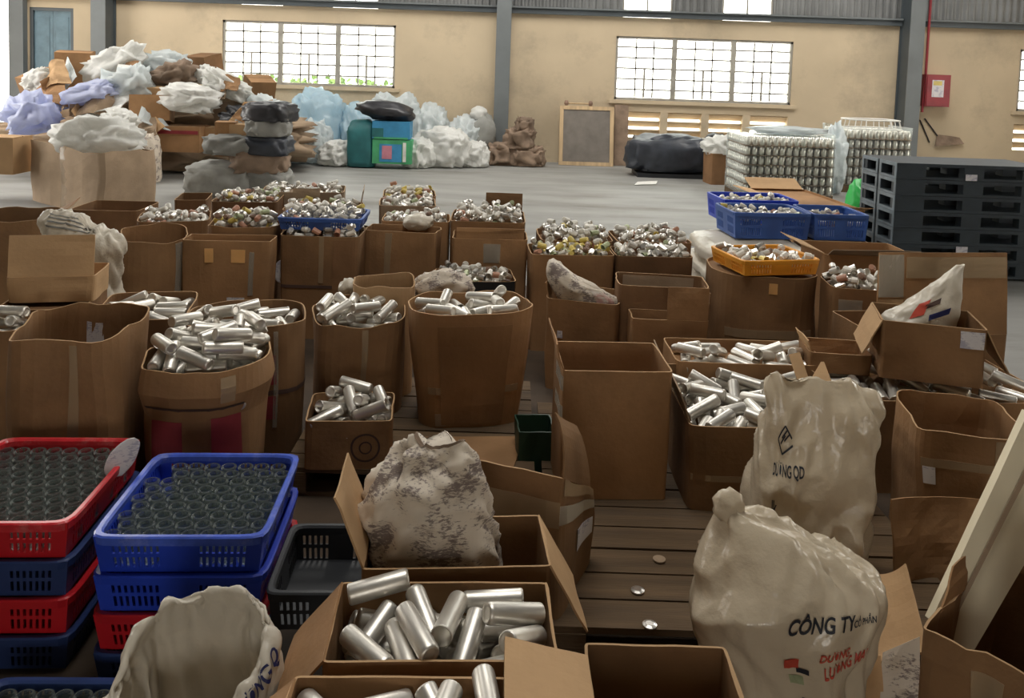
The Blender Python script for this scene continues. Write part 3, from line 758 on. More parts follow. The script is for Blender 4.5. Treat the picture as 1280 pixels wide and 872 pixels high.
C2b.flap('b', .13, 2, .0, .55, mat='card_dark')
C3 = Carton('low carton with a dark rim band holding small cups', (546, 352), (646, 352), .45, .34, 0, n=14, floor=-.04, mat='card_dark'); caps(C3, 55, 'in the low dark rimmed carton', 46)
C3.patch('dark_band', .0, .25, .8, 1.0, 'blackp', .003)
C4 = Carton('carton of gold and yellow cups, centre', (664, 318), (769, 320), .60, .34, 0, n=12, floor=-.05, mound=.05); caps(C4, 60, 'in the carton of gold cups', 47)
C4b = Carton('carton of white and red cups behind the gold ones', (676, 300), (768, 302), .62, .42, 0, n=12, floor=-.03, mound=.07, mat='card_dark'); caps(C4b, 65, 'behind the gold cups', 48)
C5 = Carton('dark carton of cups right of the gold cups', (771, 320), (868, 322), .60, .30, 0, n=12, floor=-.05, mound=.03, mat='card_dark'); caps(C5, 50, 'in the carton right of the gold cups', 49)
C5b = Carton('rearmost carton of cups right of the gold cups', (772, 302), (866, 304), .62, .40, 0, n=12, floor=-.03, mound=.07, mat='card_dark'); caps(C5b, 60, 'in the rearmost carton right of the gold cups', 50)
C6 = Carton('open carton with a printed rice sack folded over its rim', (680, 372), (772, 382), .50, .34, 0, n=10, taper=.04, wob=.012)
C6.patch('torn_spot', .045, .065, .58, .66, 'paper'); C6.patch('torn_spot', .10, .11, .5, .56, 'paper'); C6.flap('l', .08, 12, mat='card')
pr = Sack('printed white rice sack with black lettering and red band, folded over a carton', onz(728, 378, .50) + Vector((0, .12, -.06)),
          [(0, .05, 0, .12, .08), (.06, .04, 0, .19, .09, -.04), (.12, .01, 0, .20, .09, -.07), (.17, -.03, 0, .15, .07, -.08), (.20, -.07, 0, .08, .04, -.05)], 'sack_print', folds=.02, fs=9, seed=51, n=2.6)
pr.patch('red_band', .15, .24, .15, .6, 'sack_print_red', .004)
C7 = Carton('dark open carton with stained inner wall, right of centre', (772, 356), (888, 362), .60, .30, 0, n=8, wob=.012, mat='card_dark', taper=.03); C7.patch('stain_strip', .52, .73, .86, .98, 'card_grey', -.008)
C7b = Carton('small open carton with an upright side panel, right of centre', (790, 398), (886, 402), .48, .18, 0, n=14, wob=.008); C7b.flap('r', .14, 4, mat='card'); C7b.flap('f', .17, 3, .45, 1.0, mat='card')
C8 = Carton('big round brown carton carrying the orange crate', (901, 345), (1034, 350), .60, .54, 0, n=3.4, taper=.02, wob=.018, wave=.01, floor=-.01)
C8.patch('tape_scrap', .115, .135, .84, .94, 'tape_orange'); C8.patch('tape', .0, .25, .42, .5, 'tape')
CO = Crate('orange plastic crate of small cups on the round carton', (930, 327), (1027, 325), .695, .42, .085, 'orange', 'orange crates'); CO.floor = .03
caps(CO, 55, 'in the orange crate', 52)
# ------------------------------------------------------------------ row of canister cartons on the first pallet
S2 = Carton('tall carton of canisters behind the small printed carton', (388, 405), (511, 402), .56, .42, .12, n=3.2, taper=.06, wave=.035, wob=.012, floor=-.12, mound=.02, rim_tilt=.01)
S2.patch('tape', .13, .145, .1, .98, 'tape'); cans(S2, 28, 'in the tall carton behind the small printed carton', 61)
S2b = Carton('empty carton with rounded rim behind the tall canister carton', (440, 358), (519, 358), .66, .26, 0, n=4, wave=.02, mat='card_light')
S1 = Carton('small carton with a round dark stamp, full of canisters', (379, 527), (490, 526), .315, .30, .12, n=12, taper=.02, wob=.006, floor=-.10, mound=.03)
cans(S1, 18, 'in the small stamped carton', 62)
mb = MB()
for r0, r1 in ((.05, .058), (.02, .026)):
    mb.grid(lambda a, b, r0=r0, r1=r1: S1.S(.175 + (r0 + (r1 - r0) * b) * math.cos(6.283 * a) / S1.w * .25, .45 + (r0 + (r1 - r0) * b) * math.sin(6.283 * a) / S1.h, .002), 24, 1)
mb.build('printed_stamp', M['dark_print'], S1.bodyo)
S3 = Carton('tall flared carton full of canisters in the centre', (516, 397), (674, 392), .635, .38, .12, n=3.8, taper=.20, wob=.014, wave=.025, floor=-.12, mound=.02, seed=3)
S3.patch('paper_label', .025, .06, .02, .13, 'card_grey'); cans(S3, 28, 'in the tall flared centre carton', 63)
S3.patch('tape', .0, .25, .3, .36, 'tape'); S3.patch('panel_edge', .045, .2, .03, .9, 'card', .003)
crumple('plastic_bag', 'crumpled grey-white bag behind the flared centre carton', 'bag', onz(550, 372, .60) + Vector((0, .24, -.12)), (.30, .16, .20), 'sack_print', 64, .22, sub=4)
crumple('plastic_bag', 'small white bag end between two cartons left of centre', 'bag', onz(430, 375, .56) + Vector((0, .12, -.02)), (.10, .10, .10), 'sack', 65, .25, sub=3)
# ------------------------------------------------------------------ carton with front panel and neighbours
M1 = Carton('tall empty carton with a square front and taped left side, centre right', (703, 463), (842, 465), .61, .34, .12, n=24, taper=.02, wob=.004, rim_tilt=.0)
M1.patch('tape', .86, 1.0, .62, .72, 'tape_clear'); M1.patch('tape', .86, 1.0, .84, .95, 'tape_clear')
M1.flap('l', .10, 25, .0, 1.0, mat='card', curl=-20)
R4 = Carton('wide carton of scattered canisters behind the white sacks', (862, 532), (1094, 540), .44, .66, .12, n=20, taper=.02, wob=.01, floor=-.16, mound=.05)
R4.patch('tape', .0, .25, .35, .42, 'tape'); cans(R4, 80, 'in the wide carton behind the white sacks', 71)
R4.flap('l', .12, 20, mat='card_grey')
R4b = Carton('long carton of canisters behind the wide one', (846, 452), (1040, 458), .46, .34, 0, n=20, floor=-.05, mound=.04); cans(R4b, 18, 'in the long carton behind the wide one', 72)
R0b = Carton('carton heaped with canisters beneath the carton with a shipping label', (1046, 500), (1330, 505), .40, .62, 0, n=16, floor=-.04, mound=.02); cans(R0b, 36, 'beneath the carton with the shipping label', 73)
R3 = Carton('brown carton with a shipping label and splayed side flaps', (1103, 400), (1236, 413), .715, .30, .47, n=24, taper=.01, wob=.004, floor=.03)
R3.patch('shipping_label', .185, .245, .66, .95, 'paper'); R3.flap('l', .17, 155, .0, 1.0); R3.flap('r', .20, 152, .0, 1.0)
wr = Sack('white sack with red and purple print standing in the labelled carton', onz(1168, 405, .70) + Vector((0, .14, -.16)),
          [(0, 0, 0, .10, .06), (.08, .0, 0, .16, .08, .02), (.16, .01, 0, .165, .08, .05), (.24, .04, 0, .14, .06, .07), (.31, .09, 0, .09, .035, .06), (.36, .14, 0, .045, .02, .03), (.385, .165, 0, .015, .01)], 'sack', folds=.02, fs=8, seed=74, n=2.5)
wr.patch('red_print', .045, .10, .40, .54, 'ink_red'); wr.patch('purple_print', .12, .20, .33, .38, 'ink_navy'); wr.patch('dark_print', .09, .15, .45, .5, 'dark_print')
R2 = Carton('very large carton with one tall taped flap standing upright, right', (1096, 420), (1262, 418), .52, .42, 0, n=24, taper=.02, wob=.006)
R2.flap('f', .39, -4, -.02, 1.0, mat='card', cut=.01); R2.flap('f', .10, -4, .2, .98, mat='tape', noff=.006, thick=.002, l0=.27, name='tape'); R2.flap('f', .20, -4, -.01, .18, mat='tape_clear', noff=.006, thick=.002, l0=.18, name='tape'); R2.flap('f', .10, -4, -.01, .18, mat='card_light', noff=.005, thick=.002, l0=.07, name='paper_strip')
R1 = Carton('taped carton of cups right of the round carton', (1042, 360), (1094, 362), .60, .30, 0, n=6, floor=-.05, mound=.05, w=None) if False else Carton('taped carton of cups right of the round carton', (1042, 360), (1120, 364), .60, .30, 0, n=6, floor=-.05, mound=.05)
R1.patch('tape', .02, .12, .3, .9, 'tape_clear'); caps(R1, 45, 'in the taped carton right of the round one', 75)
R1b = Carton('wide low carton behind the orange crate', (1030, 318), (1150, 322), .64, .45, 0, n=14, mat='card'); R1b.flap('l', .16, 70, mat='card_light'); R1b.flap('f', .1, 60, mat='card_grey')
R1c = Carton('short carton end between the canister heaps', (1012, 440), (1092, 445), .52, .22, .43, n=12, mat='card'); R1c.flap('l', .05, 20)
R5 = Carton('open wide-mouthed carton at the right behind the torn cardboard', (1152, 538), (1300, 552), .50, .40, .0, n=7, taper=.05, wob=.015, wave=.02)
R5.patch('paper_label', .005, .035, .62, .74, 'paper'); R5.patch('tape', .16, .22, .3, .98, 'tape'); R5.patch('tape', .0, .25, .74, .80, 'tape')
# ------------------------------------------------------------------ foreground cartons
M2 = Carton('taped carton with a torn upright flap and blue label, centre', (556, 606), (703, 641), .45, .36, .12, n=16, taper=.02, wob=.010, wave=.01, rim_tilt=-.10, floor=.05)
M2.flap('r', .20, 2, .02, .9, curl=-30, mat='card', cut=.12); M2.patch('tape', .0, .25, .70, .86, 'tape'); M2.patch('tape', .25, .5, .72, .84, 'tape_clear')
M2.patch('shipping_label', .36, .46, .40, .60, 'paper'); M2.flap('l', .13, 80, mat='card'); M2.patch('tape', .26, .46, .9, 1.0, 'tape')
M3 = Carton('open carton with splayed flaps holding a printed sack, front', (452, 712), (690, 708), .50, .24, 0, n=30, taper=.01, wob=.004, floor=.22)
M3.flap('r', .20, 150, .0, 1.0); M3.flap('l', .19, 22, .0, 1.0)
M4 = Carton('open carton of large silver canisters, front centre', (402, 828), (700, 826), .495, .27, 0, n=30, taper=.01, wob=.004, floor=-.21, mound=.03)
cans(M4, 36, 'in the front centre carton', 81); M4.flap('l', .17, 140, .0, 1.0, mat='card'); M4.flap('r', .13, 172, .0, 1.0)
M5 = Carton('carton of canisters cut by the bottom edge of the photo', (322, 990), (642, 990), .495, .27, 0, n=30, taper=.01, wob=.004, floor=-.11, mound=.02)
cans(M5, 16, 'in the carton at the bottom edge', 82); M5.flap('l', .14, 130, mat='card')
M6 = Carton('empty carton with one flap turned left, bottom centre', (756, 1008), (982, 1015), .50, .40, 0, n=30, taper=.01, wob=.004)
M6.flap('l', .175, 78, .1, 1.0); M6.flap('r', .12, 165)
ps = Sack('dirty white sack covered in small print, slumped in a carton', onz(532, 700, .50) + Vector((0, .12, -.26)),
          [(0, 0, 0, .13, .08), (.1, 0, 0, .17, .095), (.22, .0, 0, .175, .095), (.34, -.01, 0, .165, .09), (.44, .0, 0, .12, .07), (.49, .015, 0, .075, .045), (.51, .02, 0, .05, .03)], 'sack_print', folds=.03, fs=11, seed=83, n=2.6)
ps.patch('brown_mouth', 0, 1, .93, 1.0, 'sack_brown', .004, 40, 5)
# ---- right foreground
ts = sheet('torn_cardboard', 'torn curved sheet of corrugated cardboard in front of the wide-mouthed carton', 'cardboard', [atd(1118, 742, 2.55), atd(1262, 742, 2.55), atd(1262, 628, 2.62), atd(1114, 624, 2.62)], 'card', .006, -.06, .012, 91)
fs_ = sheet('torn_cardboard', 'pale crumpled cardboard flap beside the lower white sack', 'cardboard', [atd(1064, 826, 2.2), atd(1160, 812, 2.15), atd(1132, 704, 2.42), atd(1068, 716, 2.42)], 'card_light', .006, -.03, .014, 92)
R9 = Carton('battered carton at the bottom right holding the cream board', (1152, 778), (1330, 868), .46, .42, 0, n=14, taper=.0, wob=.02, wave=.03); R9.flap('l', .07, 4, .0, .8, mat='card', cut=.3, curl=20); R9.flap('b', .22, 6, .0, 1.0, mat='card'); R9.flap('r', .2, 10, .0, 1.0, mat='card'); R9.patch('tape', .10, .16, .5, .9, 'tape')
A = atd(1160, 772, 2.0); B = atd(1206, 822, 1.97); Cc = atd(1350, 575, 2.10); D = atd(1282, 512, 2.14)
sheet('foam_board', 'long cream board with a grooved edge leaning at the right', 'board', [A, B, Cc, D], 'foam', .035, .0, .002, 93)
sh = [A.lerp(B, .30), A.lerp(B, .38), D.lerp(Cc, .38), D.lerp(Cc, .30)]; gv = sheet('edge_groove', None, None, [p + Vector((-.002, -.022, .006)) for p in sh], 'card_grey', .002, 0, .001, 97)
fb = [o for o in bpy.data.objects if o.name == 'foam_board'][0]; gv.location = gv.location - fb.location; gv.parent = fb
bl = sheet('plastic_sheet', 'grey-blue printed sheet tucked below the pale cardboard flap', 'sheet', [atd(1100, 880, 2.02), atd(1152, 880, 2.02), atd(1150, 795, 2.1), atd(1104, 815, 2.1)], 'sack_print', .004, .0, .015, 94)
sheet('torn_cardboard', 'small ragged cardboard scrap under the pale flap', 'cardboard', [atd(1058, 885, 2.02), atd(1105, 885, 2.02), atd(1100, 820, 2.1), atd(1066, 826, 2.1)], 'card_light', .005, .0, .012, 95)
# ---- big white sacks
up = Sack('tall white plastic sack with black diamond logo, standing behind the lower sack', Vector((atd(1017, 560, 2.62).x, 2.62, .12)),
          [(0, -.01, 0, .165, .12), (.12, -.015, 0, .18, .135), (.26, -.01, 0, .185, .125), (.40, .0, 0, .185, .10), (.52, .01, 0, .185, .065), (.59, .005, 0, .175, .035, -.01), (.635, -.01, 0, .145, .012, -.012), (.64, -.015, 0, .135, .004, -.012)], 'sack_shiny', folds=.03, fs=7, seed=101, n=3.4, res=(120, 90))
def on(sk, u0, t0, size, uw, th, slope=0.0): return lambda a, b: sk.S(u0 + a * size * uw, t0 + b * size * th + a * size * slope, .004)
lettering('DƯƠNG QD', on(up, -.004, .385, .034, .46, 1.5), 'ink', up.body, True)
lettering('lk', on(up, .006, .27, .045, .5, 1.4), 'ink', up.body, True)
mb = MB()
def logo_bar(p, q, th=.10):
    p = Vector((*p, 0)); q = Vector((*q, 0)); n_ = Vector((-(q - p).y, (q - p).x, 0)).normalized() * th / 2
    def f(a, b): r = p.lerp(q, a) + n_ * (2 * b - 1); return up.S(.032 + r.x * .022, .50 + r.y * .05, .004)
    mb.grid(f, 8, 2)
for p, q in (((-1, 0), (0, 1)), ((0, 1), (1, .1)), ((-1, 0), (-.2, -1)), ((-.2, -1), (1.1, -.35)), ((-.35, .1), (.35, .75)), ((.0, -.1), (.7, .45)), ((-.5, -.3), (.1, .3))): logo_bar(p, q, .16)
mb.build('printed_logo', M['ink'], up.body)
lo = Sack('bulging white plastic sack with company lettering, tied at the top left', Vector((atd(985, 740, 2.10).x, 2.08, 0)),
          [(0, -.01, 0, .165, .13), (.12, -.01, 0, .18, .15), (.22, -.012, 0, .19, .155), (.32, -.03, 0, .225, .165), (.41, -.012, 0, .23, .15, -.01), (.48, .0, 0, .215, .11, -.045), (.525, -.01, 0, .185, .07, -.075), (.56, -.06, 0, .12, .04, -.06), (.59, -.12, 0, .05, .025, -.03), (.605, -.14, 0, .025, .018, -.01)], 'sack_shiny', folds=.036, fs=6, seed=103, n=2.9, res=(130, 100))
lettering('CÔNG TY', on(lo, .100, .405, .075, .27, .85, .06), 'ink', lo.body, True)
lettering('CỔ PHẦN', on(lo, .190, .43, .036, .30, .85, .06), 'ink', lo.body, True)
lettering('DƯƠNG', on(lo, .150, .335, .042, .28, .8, .10), 'ink_red', lo.body, True)
lettering('LƯƠNG MAI', on(lo, .158, .285, .05, .25, .9, .20), 'ink_red', lo.body, True)
lo.patch('red_logo', .105, .125, .30, .335, 'ink_red'); lo.patch('black_logo', .122, .138, .285, .303, 'ink'); lo.patch('green_logo', .11, .13, .25, .275, 'cap_green', .002)
lettering('DUONG CAO', on(lo, .125, .20, .035, .28, .7, .06), 'ink_navy', lo.body)
kn = crumple('knot', None, None, (0, 0, 0), (.075, .06, .09), 'sack_shiny', 105, .3, sub=3); kn.parent = lo.root; kn.location = (-.172, 0, .565)
# ---- open sack, bottom left
wb_ = Sack('open white sack with navy lettering in the bottom left foreground', Vector((atd(238, 850, 1.72).x, 1.73, 0)),
          [(0.005, 0, 0, .14, .10), (.12, 0, 0, .158, .115), (.24, 0, 0, .162, .12, .0, .02), (.33, 0, 0, .160, .12, .01, .04), (.38, 0, 0, .152, .115, .02, .06), (.415, 0, 0, .145, .11, .025, .07), (.425, 0, 0, .154, .118, .025, .07), (.40, 0, 0, .172, .134, .025, .065), (.335, 0, 0, .180, .140, .02, .06)], 'sack', folds=.03, fs=9, seed=107, n=2.3, open_top=True, lip=.0, res=(130, 110))
MB().box(-.13, .13, -.09, .09, .20, .205).build('sack_contents', M['sack_inner'], wb_.root)
lettering('ƯƠNG Q', lambda a, b: wb_.S(.268 + a * .028, .90 - b * .11, -.007), 'ink_navy', wb_.body, True)
# ------------------------------------------------------------------ crate stacks with jars
JL = 'round open glass jar standing in '
def jars(cr, label, group, seed, me, nx, ny, skip=()):
    rng = random.Random(seed); w, d = cr.w * .90, cr.d * .90
    for j in range(ny):
        for i in range(nx):
            if (i, j) in skip: continue
            x = -w/2 + (i + .5 + (.22 if j % 2 else -.22)) * w / nx; y = -d/2 + (j + .5) * d / ny
            o = link('glass_jar', me, None); tag(o, label, 'jar', group)
            o.matrix_world = cr.Mw @ Matrix.Translation((x + rng.uniform(-.001, .001), y + rng.uniform(-.001, .001), .0135)) @ Matrix.Rotation(rng.uniform(0, 6), 4, 'Z')
rj = .0245
jm = MB().lathe([(.016, 0), (rj - .003, 0), (rj, .004), (rj, .058), (rj - .003, .063), (rj - .003, .068), (rj, .071), (rj, .076), (rj - .002, .078), (rj - .005, .078), (rj - .006, .066), (rj - .003, .056), (rj - .003, .006), (.014, .005)], 22)
jar_me = mesh_from('glass_jar', jm.V, jm.F, True); jar_me.materials.append(M['glass'])
GC = 'stacked plastic crates at the left'
BC = Crate('bright blue crate of glass jars, top of its stack', (112, 672), (331, 672), .43, .49, .107, 'blue', GC, 'blue_rim')
RCr = Crate('bright red crate of glass jars, top of its stack', (-130, 655), (86, 655), .43, .53, .107, 'red', GC, 'red_rim')
b2 = stack_crate(BC, 'second crate from the top of the right stack, blue', 'blue', GC)
b3 = stack_crate(b2, 'red crate third from the top of the right stack', 'red', GC)
b4 = stack_crate(b3, 'navy crate at the bottom of the right stack', 'navy', GC, dz=.1065, h=.105)
r2 = stack_crate(RCr, 'navy crate second from the top of the left stack', 'navy', GC)
r3 = stack_crate(r2, 'dark red crate third from the top of the left stack', 'red', GC)
r4 = stack_crate(r3, 'navy crate at the bottom of the left stack', 'navy', GC, dz=.1065, h=.105)
jars(BC, JL + 'the blue crate', 'jars in the blue crate', 1, jar_me, 8, 9, {(0, 8), (0, 7)})
jars(RCr, JL + 'the red crate', 'jars in the red crate', 2, jar_me, 8, 9)
tg2 = Sack('white paper tag with handwriting on the red crate rim', onz(143, 592, .43) + Vector((0, .05, -.03)), [(0, -.02, 0, .02, .002), (.03, -.01, 0, .04, .002), (.07, .005, 0, .042, .002), (.1, .02, 0, .03, .002), (.115, .025, 0, .01, .002)], 'paper', folds=.002, seed=6, name='paper_tag', cat='tag', res=(28, 16), rz=.5)
FB = Crate('dark crate of jars on the floor before the left stack', (-150, 1030), (75, 1030), .10, .42, .095, 'navy', GC); jars(FB, JL + 'the dark floor crate', 'jars in the dark floor crate', 3, jar_me, 7, 6)
BK = Crate('empty black crate between the blue stack and the front carton', (372, 742), (435, 742), .30, .34, .11, 'blackp', 'black crates', w=.30)
# ---- right back: blue crates on white sacks, round
WS = 'white woven sacks under the blue crates'
for k, (px, z) in enumerate(((905, .0), (900, .14), (906, .28), (902, .42))):
    p = onz(905, 345, .3)
    q = Sack(['lowest', 'second lowest', 'second highest', 'topmost'][k] + ' white woven sack of the stack under the blue crates', Vector((1.73 + .02 * (k % 2), 6.05, z * .94)),
             [(0, 0, 0, .30, .42), (.03, 0, 0, .36, .50), (.07, 0, 0, .37, .52), (.11, 0, 0, .36, .50), (.135, 0, 0, .28, .4)], 'sack', folds=.02, fs=7, seed=110 + k, n=4, group=WS, res=(48, 16))
BB = 'blue crates in the back rows'
K1 = Crate('blue crate of cups with the open side corner, behind the orange crate', (918, 266), (1016, 268), .735, .46, .19, 'blue_old', BB); K1.floor = .12; caps(K1, 60, 'in the front blue crate at the right', 121)
K2 = Crate('rear blue crate of cups behind the orange crate', (905, 250), (1000, 252), .735, .46, .19, 'blue', BB); K2.floor = .13; caps(K2, 60, 'in the rear blue crate at the right', 122)
K3 = Crate('blue crate beside the black pallets', (1018, 268), (1088, 270), .735, .46, .19, 'blue_old', BB); K3.floor = .10; caps(K3, 40, 'in the blue crate beside the black pallets', 123)
KB = Carton('closed carton under the blue crate beside the black pallets', (1018, 302), (1088, 304), .54, .46, 0, n=14, mat='card_dark', floor=-.003)
FC = Carton('flattened carton with open flaps behind the blue crates', (1000, 262), (1085, 264), .56, 1.4, 0, n=14, mat='card', floor=-.02); FC.flap('f', .2, 75, mat='card_light'); FC.flap('l', .2, 80, mat='card_light'); FC.flap('b', .25, 70, mat='card_light')
crumple('plastic_bag', 'bright green plastic bag beside the jar pallets', 'bag', Vector((atd(1075, 235, 9.6).x, 9.6, 0)), (.28, .3, .58), 'green', 131, .3, sub=3)
# ---- dark green bin end and flat cardboard on the first pallet
Carton('dark green plastic bin between the centre cartons', (648, 540), (694, 540), .24, .18, .0, n=20, mat='dark_green', name='plastic_bin', cat='bin', group='bins')
sheet('flat_cardboard', 'flat cardboard sheet lying on the pallet before the centre carton', 'cardboard', [onz(492, 592, .127), onz(640, 590, .127), onz(655, 546, .127), onz(520, 546, .127)], 'card', .005, 0, .002, 96)
for k, (px, py) in enumerate(((797, 739), (812, 782), (824, 700), (880, 680))):
    p = onz(px, py, .12); o = MB().lathe([(.018, 0), (.021, .003), (.021, .006), (.012, .009)], 14).build('metal_disc', M['cap_silver' if k < 2 else 'card_grey']); o.location = p
    tag(o, ['nearer', 'nearest', 'dusty', 'small'][k] and ['small pale disc lying on the bare pallet boards, upper of two', 'small pale disc lying on the bare pallet boards, lower of two', 'dusty disc on the bare pallet boards near the carton', 'dusty disc on the bare pallet boards near the sacks'][k], 'disc', 'discs on the pallet boards')

gs = MB().box(-2.2, 2.2, -2.7, 2.7, 0, .003).build('added_dark_sheet', M['gap_dark']); gs.location = (-.1, 3.9, .0); tag(gs, 'added dark plywood spread on the floor under the foreground cartons', 'underlay')  # added sheet, there only to darken the floor between the cartons
for k, (P_, mt) in enumerate((([(996, 474, 3.35), (1012, 478, 3.35), (1000, 440, 3.45), (986, 443, 3.45)], 'card_light'), ([(1010, 480, 3.30), (1040, 478, 3.30), (1030, 452, 3.4), (1026, 452, 3.4)], 'card_light'))):
    sheet('cardboard_strip', ['narrow cardboard strip sticking out of the wide canister carton', 'triangular cardboard scrap on the wide canister carton'][k], 'cardboard', [atd(*q) for q in P_], mt, .004, 0, .004, 400 + k)

# ================================================================== black plastic pallets, right
def black_pallets():
    zt = 1.02; p = onz(1122, 203, zt); x0 = p.x; y0 = p.y; W, D, H = 1.36, .72, .14
    n = 7
    for k in range(n):
        z = zt - (k + 1) * (H + .003)
        words_ = ['topmost', 'second', 'third', 'fourth', 'fifth', 'sixth', 'lowest'][k]
        e = empty('plastic_pallet', (x0 + W/2, y0 + D/2, z), 0, words_ + (' black plastic pallet of the stack' if k in (0, n - 1) else ' black plastic pallet from the top of the stack'), 'pallet', 'stacked black plastic pallets')
        MB().box(-W/2, W/2, -D/2, D/2, H - .03, H).build('deck', M['pallet_black'], e)
        MB().box(-W/2, W/2, -D/2, D/2, 0, .022).build('base_frame', M['pallet_black'], e)
        for bx0, bx1 in ((-W/2, -W/2 + .26), (-.09, .09), (W/2 - .26, W/2)):
            for by0, by1 in ((-D/2, -D/2 + .1), (-.06, .06), (D/2 - .1, D/2)):
                MB().box(bx0 + .003, bx1 - .003, by0 + .003, by1 - .003, .022, H - .03).build('block', M['pallet_black'], e)
        fr = MB()
        for a, b in ((-D/2, -.02), (.02, D/2)):
            fr.box(-W/2 - .006, -W/2, a, a + .035, .0, H).box(-W/2 - .006, -W/2, b - .035, b, 0, H).box(-W/2 - .006, -W/2, a + .035, b - .035, H - .03, H).box(-W/2 - .006, -W/2, a + .035, b - .035, 0, .02)
        fr.build('side_frame', M['pallet_edge'], e)
    o = MB().box(0, .10, -.004, 0, 0, .055).build('paper_label', M['paper']); o.location = (x0 + .60, y0 - .006, zt - .14); tag(o, 'white paper label on the upper black pallets', 'label', 'labels on pallets')
    o = MB().box(0, .10, -.004, 0, 0, .055).build('paper_label', M['paper']); o.location = (x0 + .56, y0 - .006, zt - .78); tag(o, 'white paper label on the lower black pallets', 'label', 'labels on pallets')
black_pallets()

# ================================================================== shrink-wrapped jar pallets
def jar_pallet(label, px0, px1, d, zt, seed, tiers, depth=1.0):
    a = atd(px0, 210, d); b = atd(px1, 210, d); w = b.x - a.x
    e = empty('jar_pallet', ((a.x + b.x) / 2, d + depth / 2, 0), 0, label, 'jar pallet', 'wrapped pallets of jars')
    MB().box(-w/2, w/2, -depth/2, depth/2, 0, .12).build('pallet_base', M['wood'], e)
    th = (zt - .12) / tiers; nx = int(w / .092); ny = int(depth / .095)
    for t in range(tiers):
        z = .12 + t * th
        MB().box(-w/2, w/2, -depth/2, depth/2, z, z + .006).build('tier_sheet', M['card_grey'], e)
        mb = MB()
        for i in range(nx):
            for j in range(ny):
                if 0 < i < nx - 1 and 0 < j < ny - 1 and t < tiers - 1: continue
                x = -w/2 + (i + .5) * w / nx; y = -depth/2 + (j + .5) * depth / ny
                mb.lathe([(.038, 0), (.042, .01), (.042, th * .68), (.03, th * .8), (.03, th * .93)], 8, Matrix.Translation((x, y, z + .007)))
        o = mb.build('jars', M['cap_silver'], e, smooth=True); o['kind'] = 'stuff'
    # film wrap
    mb = MB(); mb.grid(lambda u, v: (sq(u, 14)[0] * (w/2 + .02 + .02 * nz((sq(u, 3)[0] * 3, sq(u, 3)[1] * 3, v * 4), 1, seed)), sq(u, 14)[1] * (depth/2 + .02), .1 + v * (zt - .05)), 60, 12, True)
    mb.build('film_wrap', M['pane'], e, smooth=True)
    return e
jar_pallet('nearer film-wrapped pallet of glass jars behind the blue crates', 930, 1043, 11.6, .92, 1, 6)
e2 = jar_pallet('farther film-wrapped pallet of glass jars beside the grey column', 1052, 1138, 13.0, .98, 2, 6, .9)
bx = (atd(1102, 170, 13.0).x); e = empty('wire_basket', (bx, 13.45, .985), 0, 'upturned pale basket on top of the farther jar pallet', 'basket')
for k in range(16):
    t = k / 16; MB().bar((sq(t, 5)[0] * .42, sq(t, 5)[1] * .35, 0), (sq(t, 5)[0] * .39, sq(t, 5)[1] * .32, .14), .008, 5).build('basket_rib', M['white_paint'], e)
mb = MB()
for z, k in ((.0, .42), (.14, .39)): mb.tube([(sq(i / 32, 5)[0] * k, sq(i / 32, 5)[1] * (k - .07), z) for i in range(33)], .012, 6)
mb.build('basket_rim', M['white_paint'], e)
crumple('plastic_bag', 'white plastic bag hanging between the two jar pallets', 'bag', Vector((atd(1047, 200, 12.6).x, 12.75, 0)), (.34, .4, 1.02), 'film', 141, .35, sub=4)
crumple('plastic_bag', 'white crumpled film on top of the nearer jar pallet', 'bag', Vector((atd(985, 172, 12.0).x, 12.1, .925)), (1.0, .5, .12), 'film', 142, .35, sub=3)

# ================================================================== right rear floor
crumple('tarp_bundle', 'big dark tarpaulin bundle on the floor under the right window', 'bundle', Vector((atd(835, 215, 14.3).x, 14.4, .08)), (1.38, .8, .72), 'tarp', 151, .16, flat=.3, n=.6)
e = MB().box(-.6, .6, -.35, .35, 0, .07).build('low_dolly', M['blackp']); e.location = (atd(838, 215, 14.3).x, 14.4, 0); tag(e, 'low dark board beneath the tarpaulin bundle', 'board')
bxx = Carton('dark brown carton stuffed with white film, right of the tarpaulin', (890, 192), (932, 193), .50, .45, 0, n=14, mat='card_dark')
crumple('plastic_bag', 'white film spilling out of the dark brown carton', 'bag', bxx.c + Vector((-.02, 0, .42)), (.62, .5, .36), 'film_white', 152, .4, sub=4)
crumple('plastic_bag', 'black bag behind the tarpaulin bundle', 'bag', Vector((atd(895, 190, 15).x, 15.0, 0)), (.6, .4, .7), 'blackbag', 153, .25, sub=3)
sheet('paper_sheet', 'white paper scrap lying on the bare floor', 'paper', [onz(793, 231, .01), onz(820, 230, .01), onz(822, 226, .01), onz(797, 227, .01)], 'white_paint', .004, 0, .004, 154)
# wooden frame leaning on the wall
fx0, fx1 = atd(698, 205, 15.6).x, atd(766, 205, 15.6).x; w = fx1 - fx0
e = empty('leaning_screen', ((fx0 + fx1) / 2, 15.55, 0), 0, 'light wooden frame with grey mesh leaning on the back wall', 'frame'); e.rotation_euler = (math.radians(-12), 0, 0); h = 1.12
for nm, bxs in (('rail', (-w/2, w/2, 0, .07)), ('rail', (-w/2, w/2, h - .07, h))): MB().box(bxs[0], bxs[1], -.02, .02, bxs[2], bxs[3]).build(nm, M['wood_light'], e)
for x in (-w/2, w/2 - .07): MB().box(x, x + .07, -.02, .02, .07, h - .07).build('stile', M['wood_light'], e)
MB().box(-w/2 + .07, w/2 - .07, -.003, .003, .07, h - .07).build('mesh_panel', M['mesh_grey'], e)
bar = MB().bar((-w/2 + .1, 0, h + .05), (w/2 - .42, 0, h + .05), .015).build('carry_bar', M['wood_light'], e)
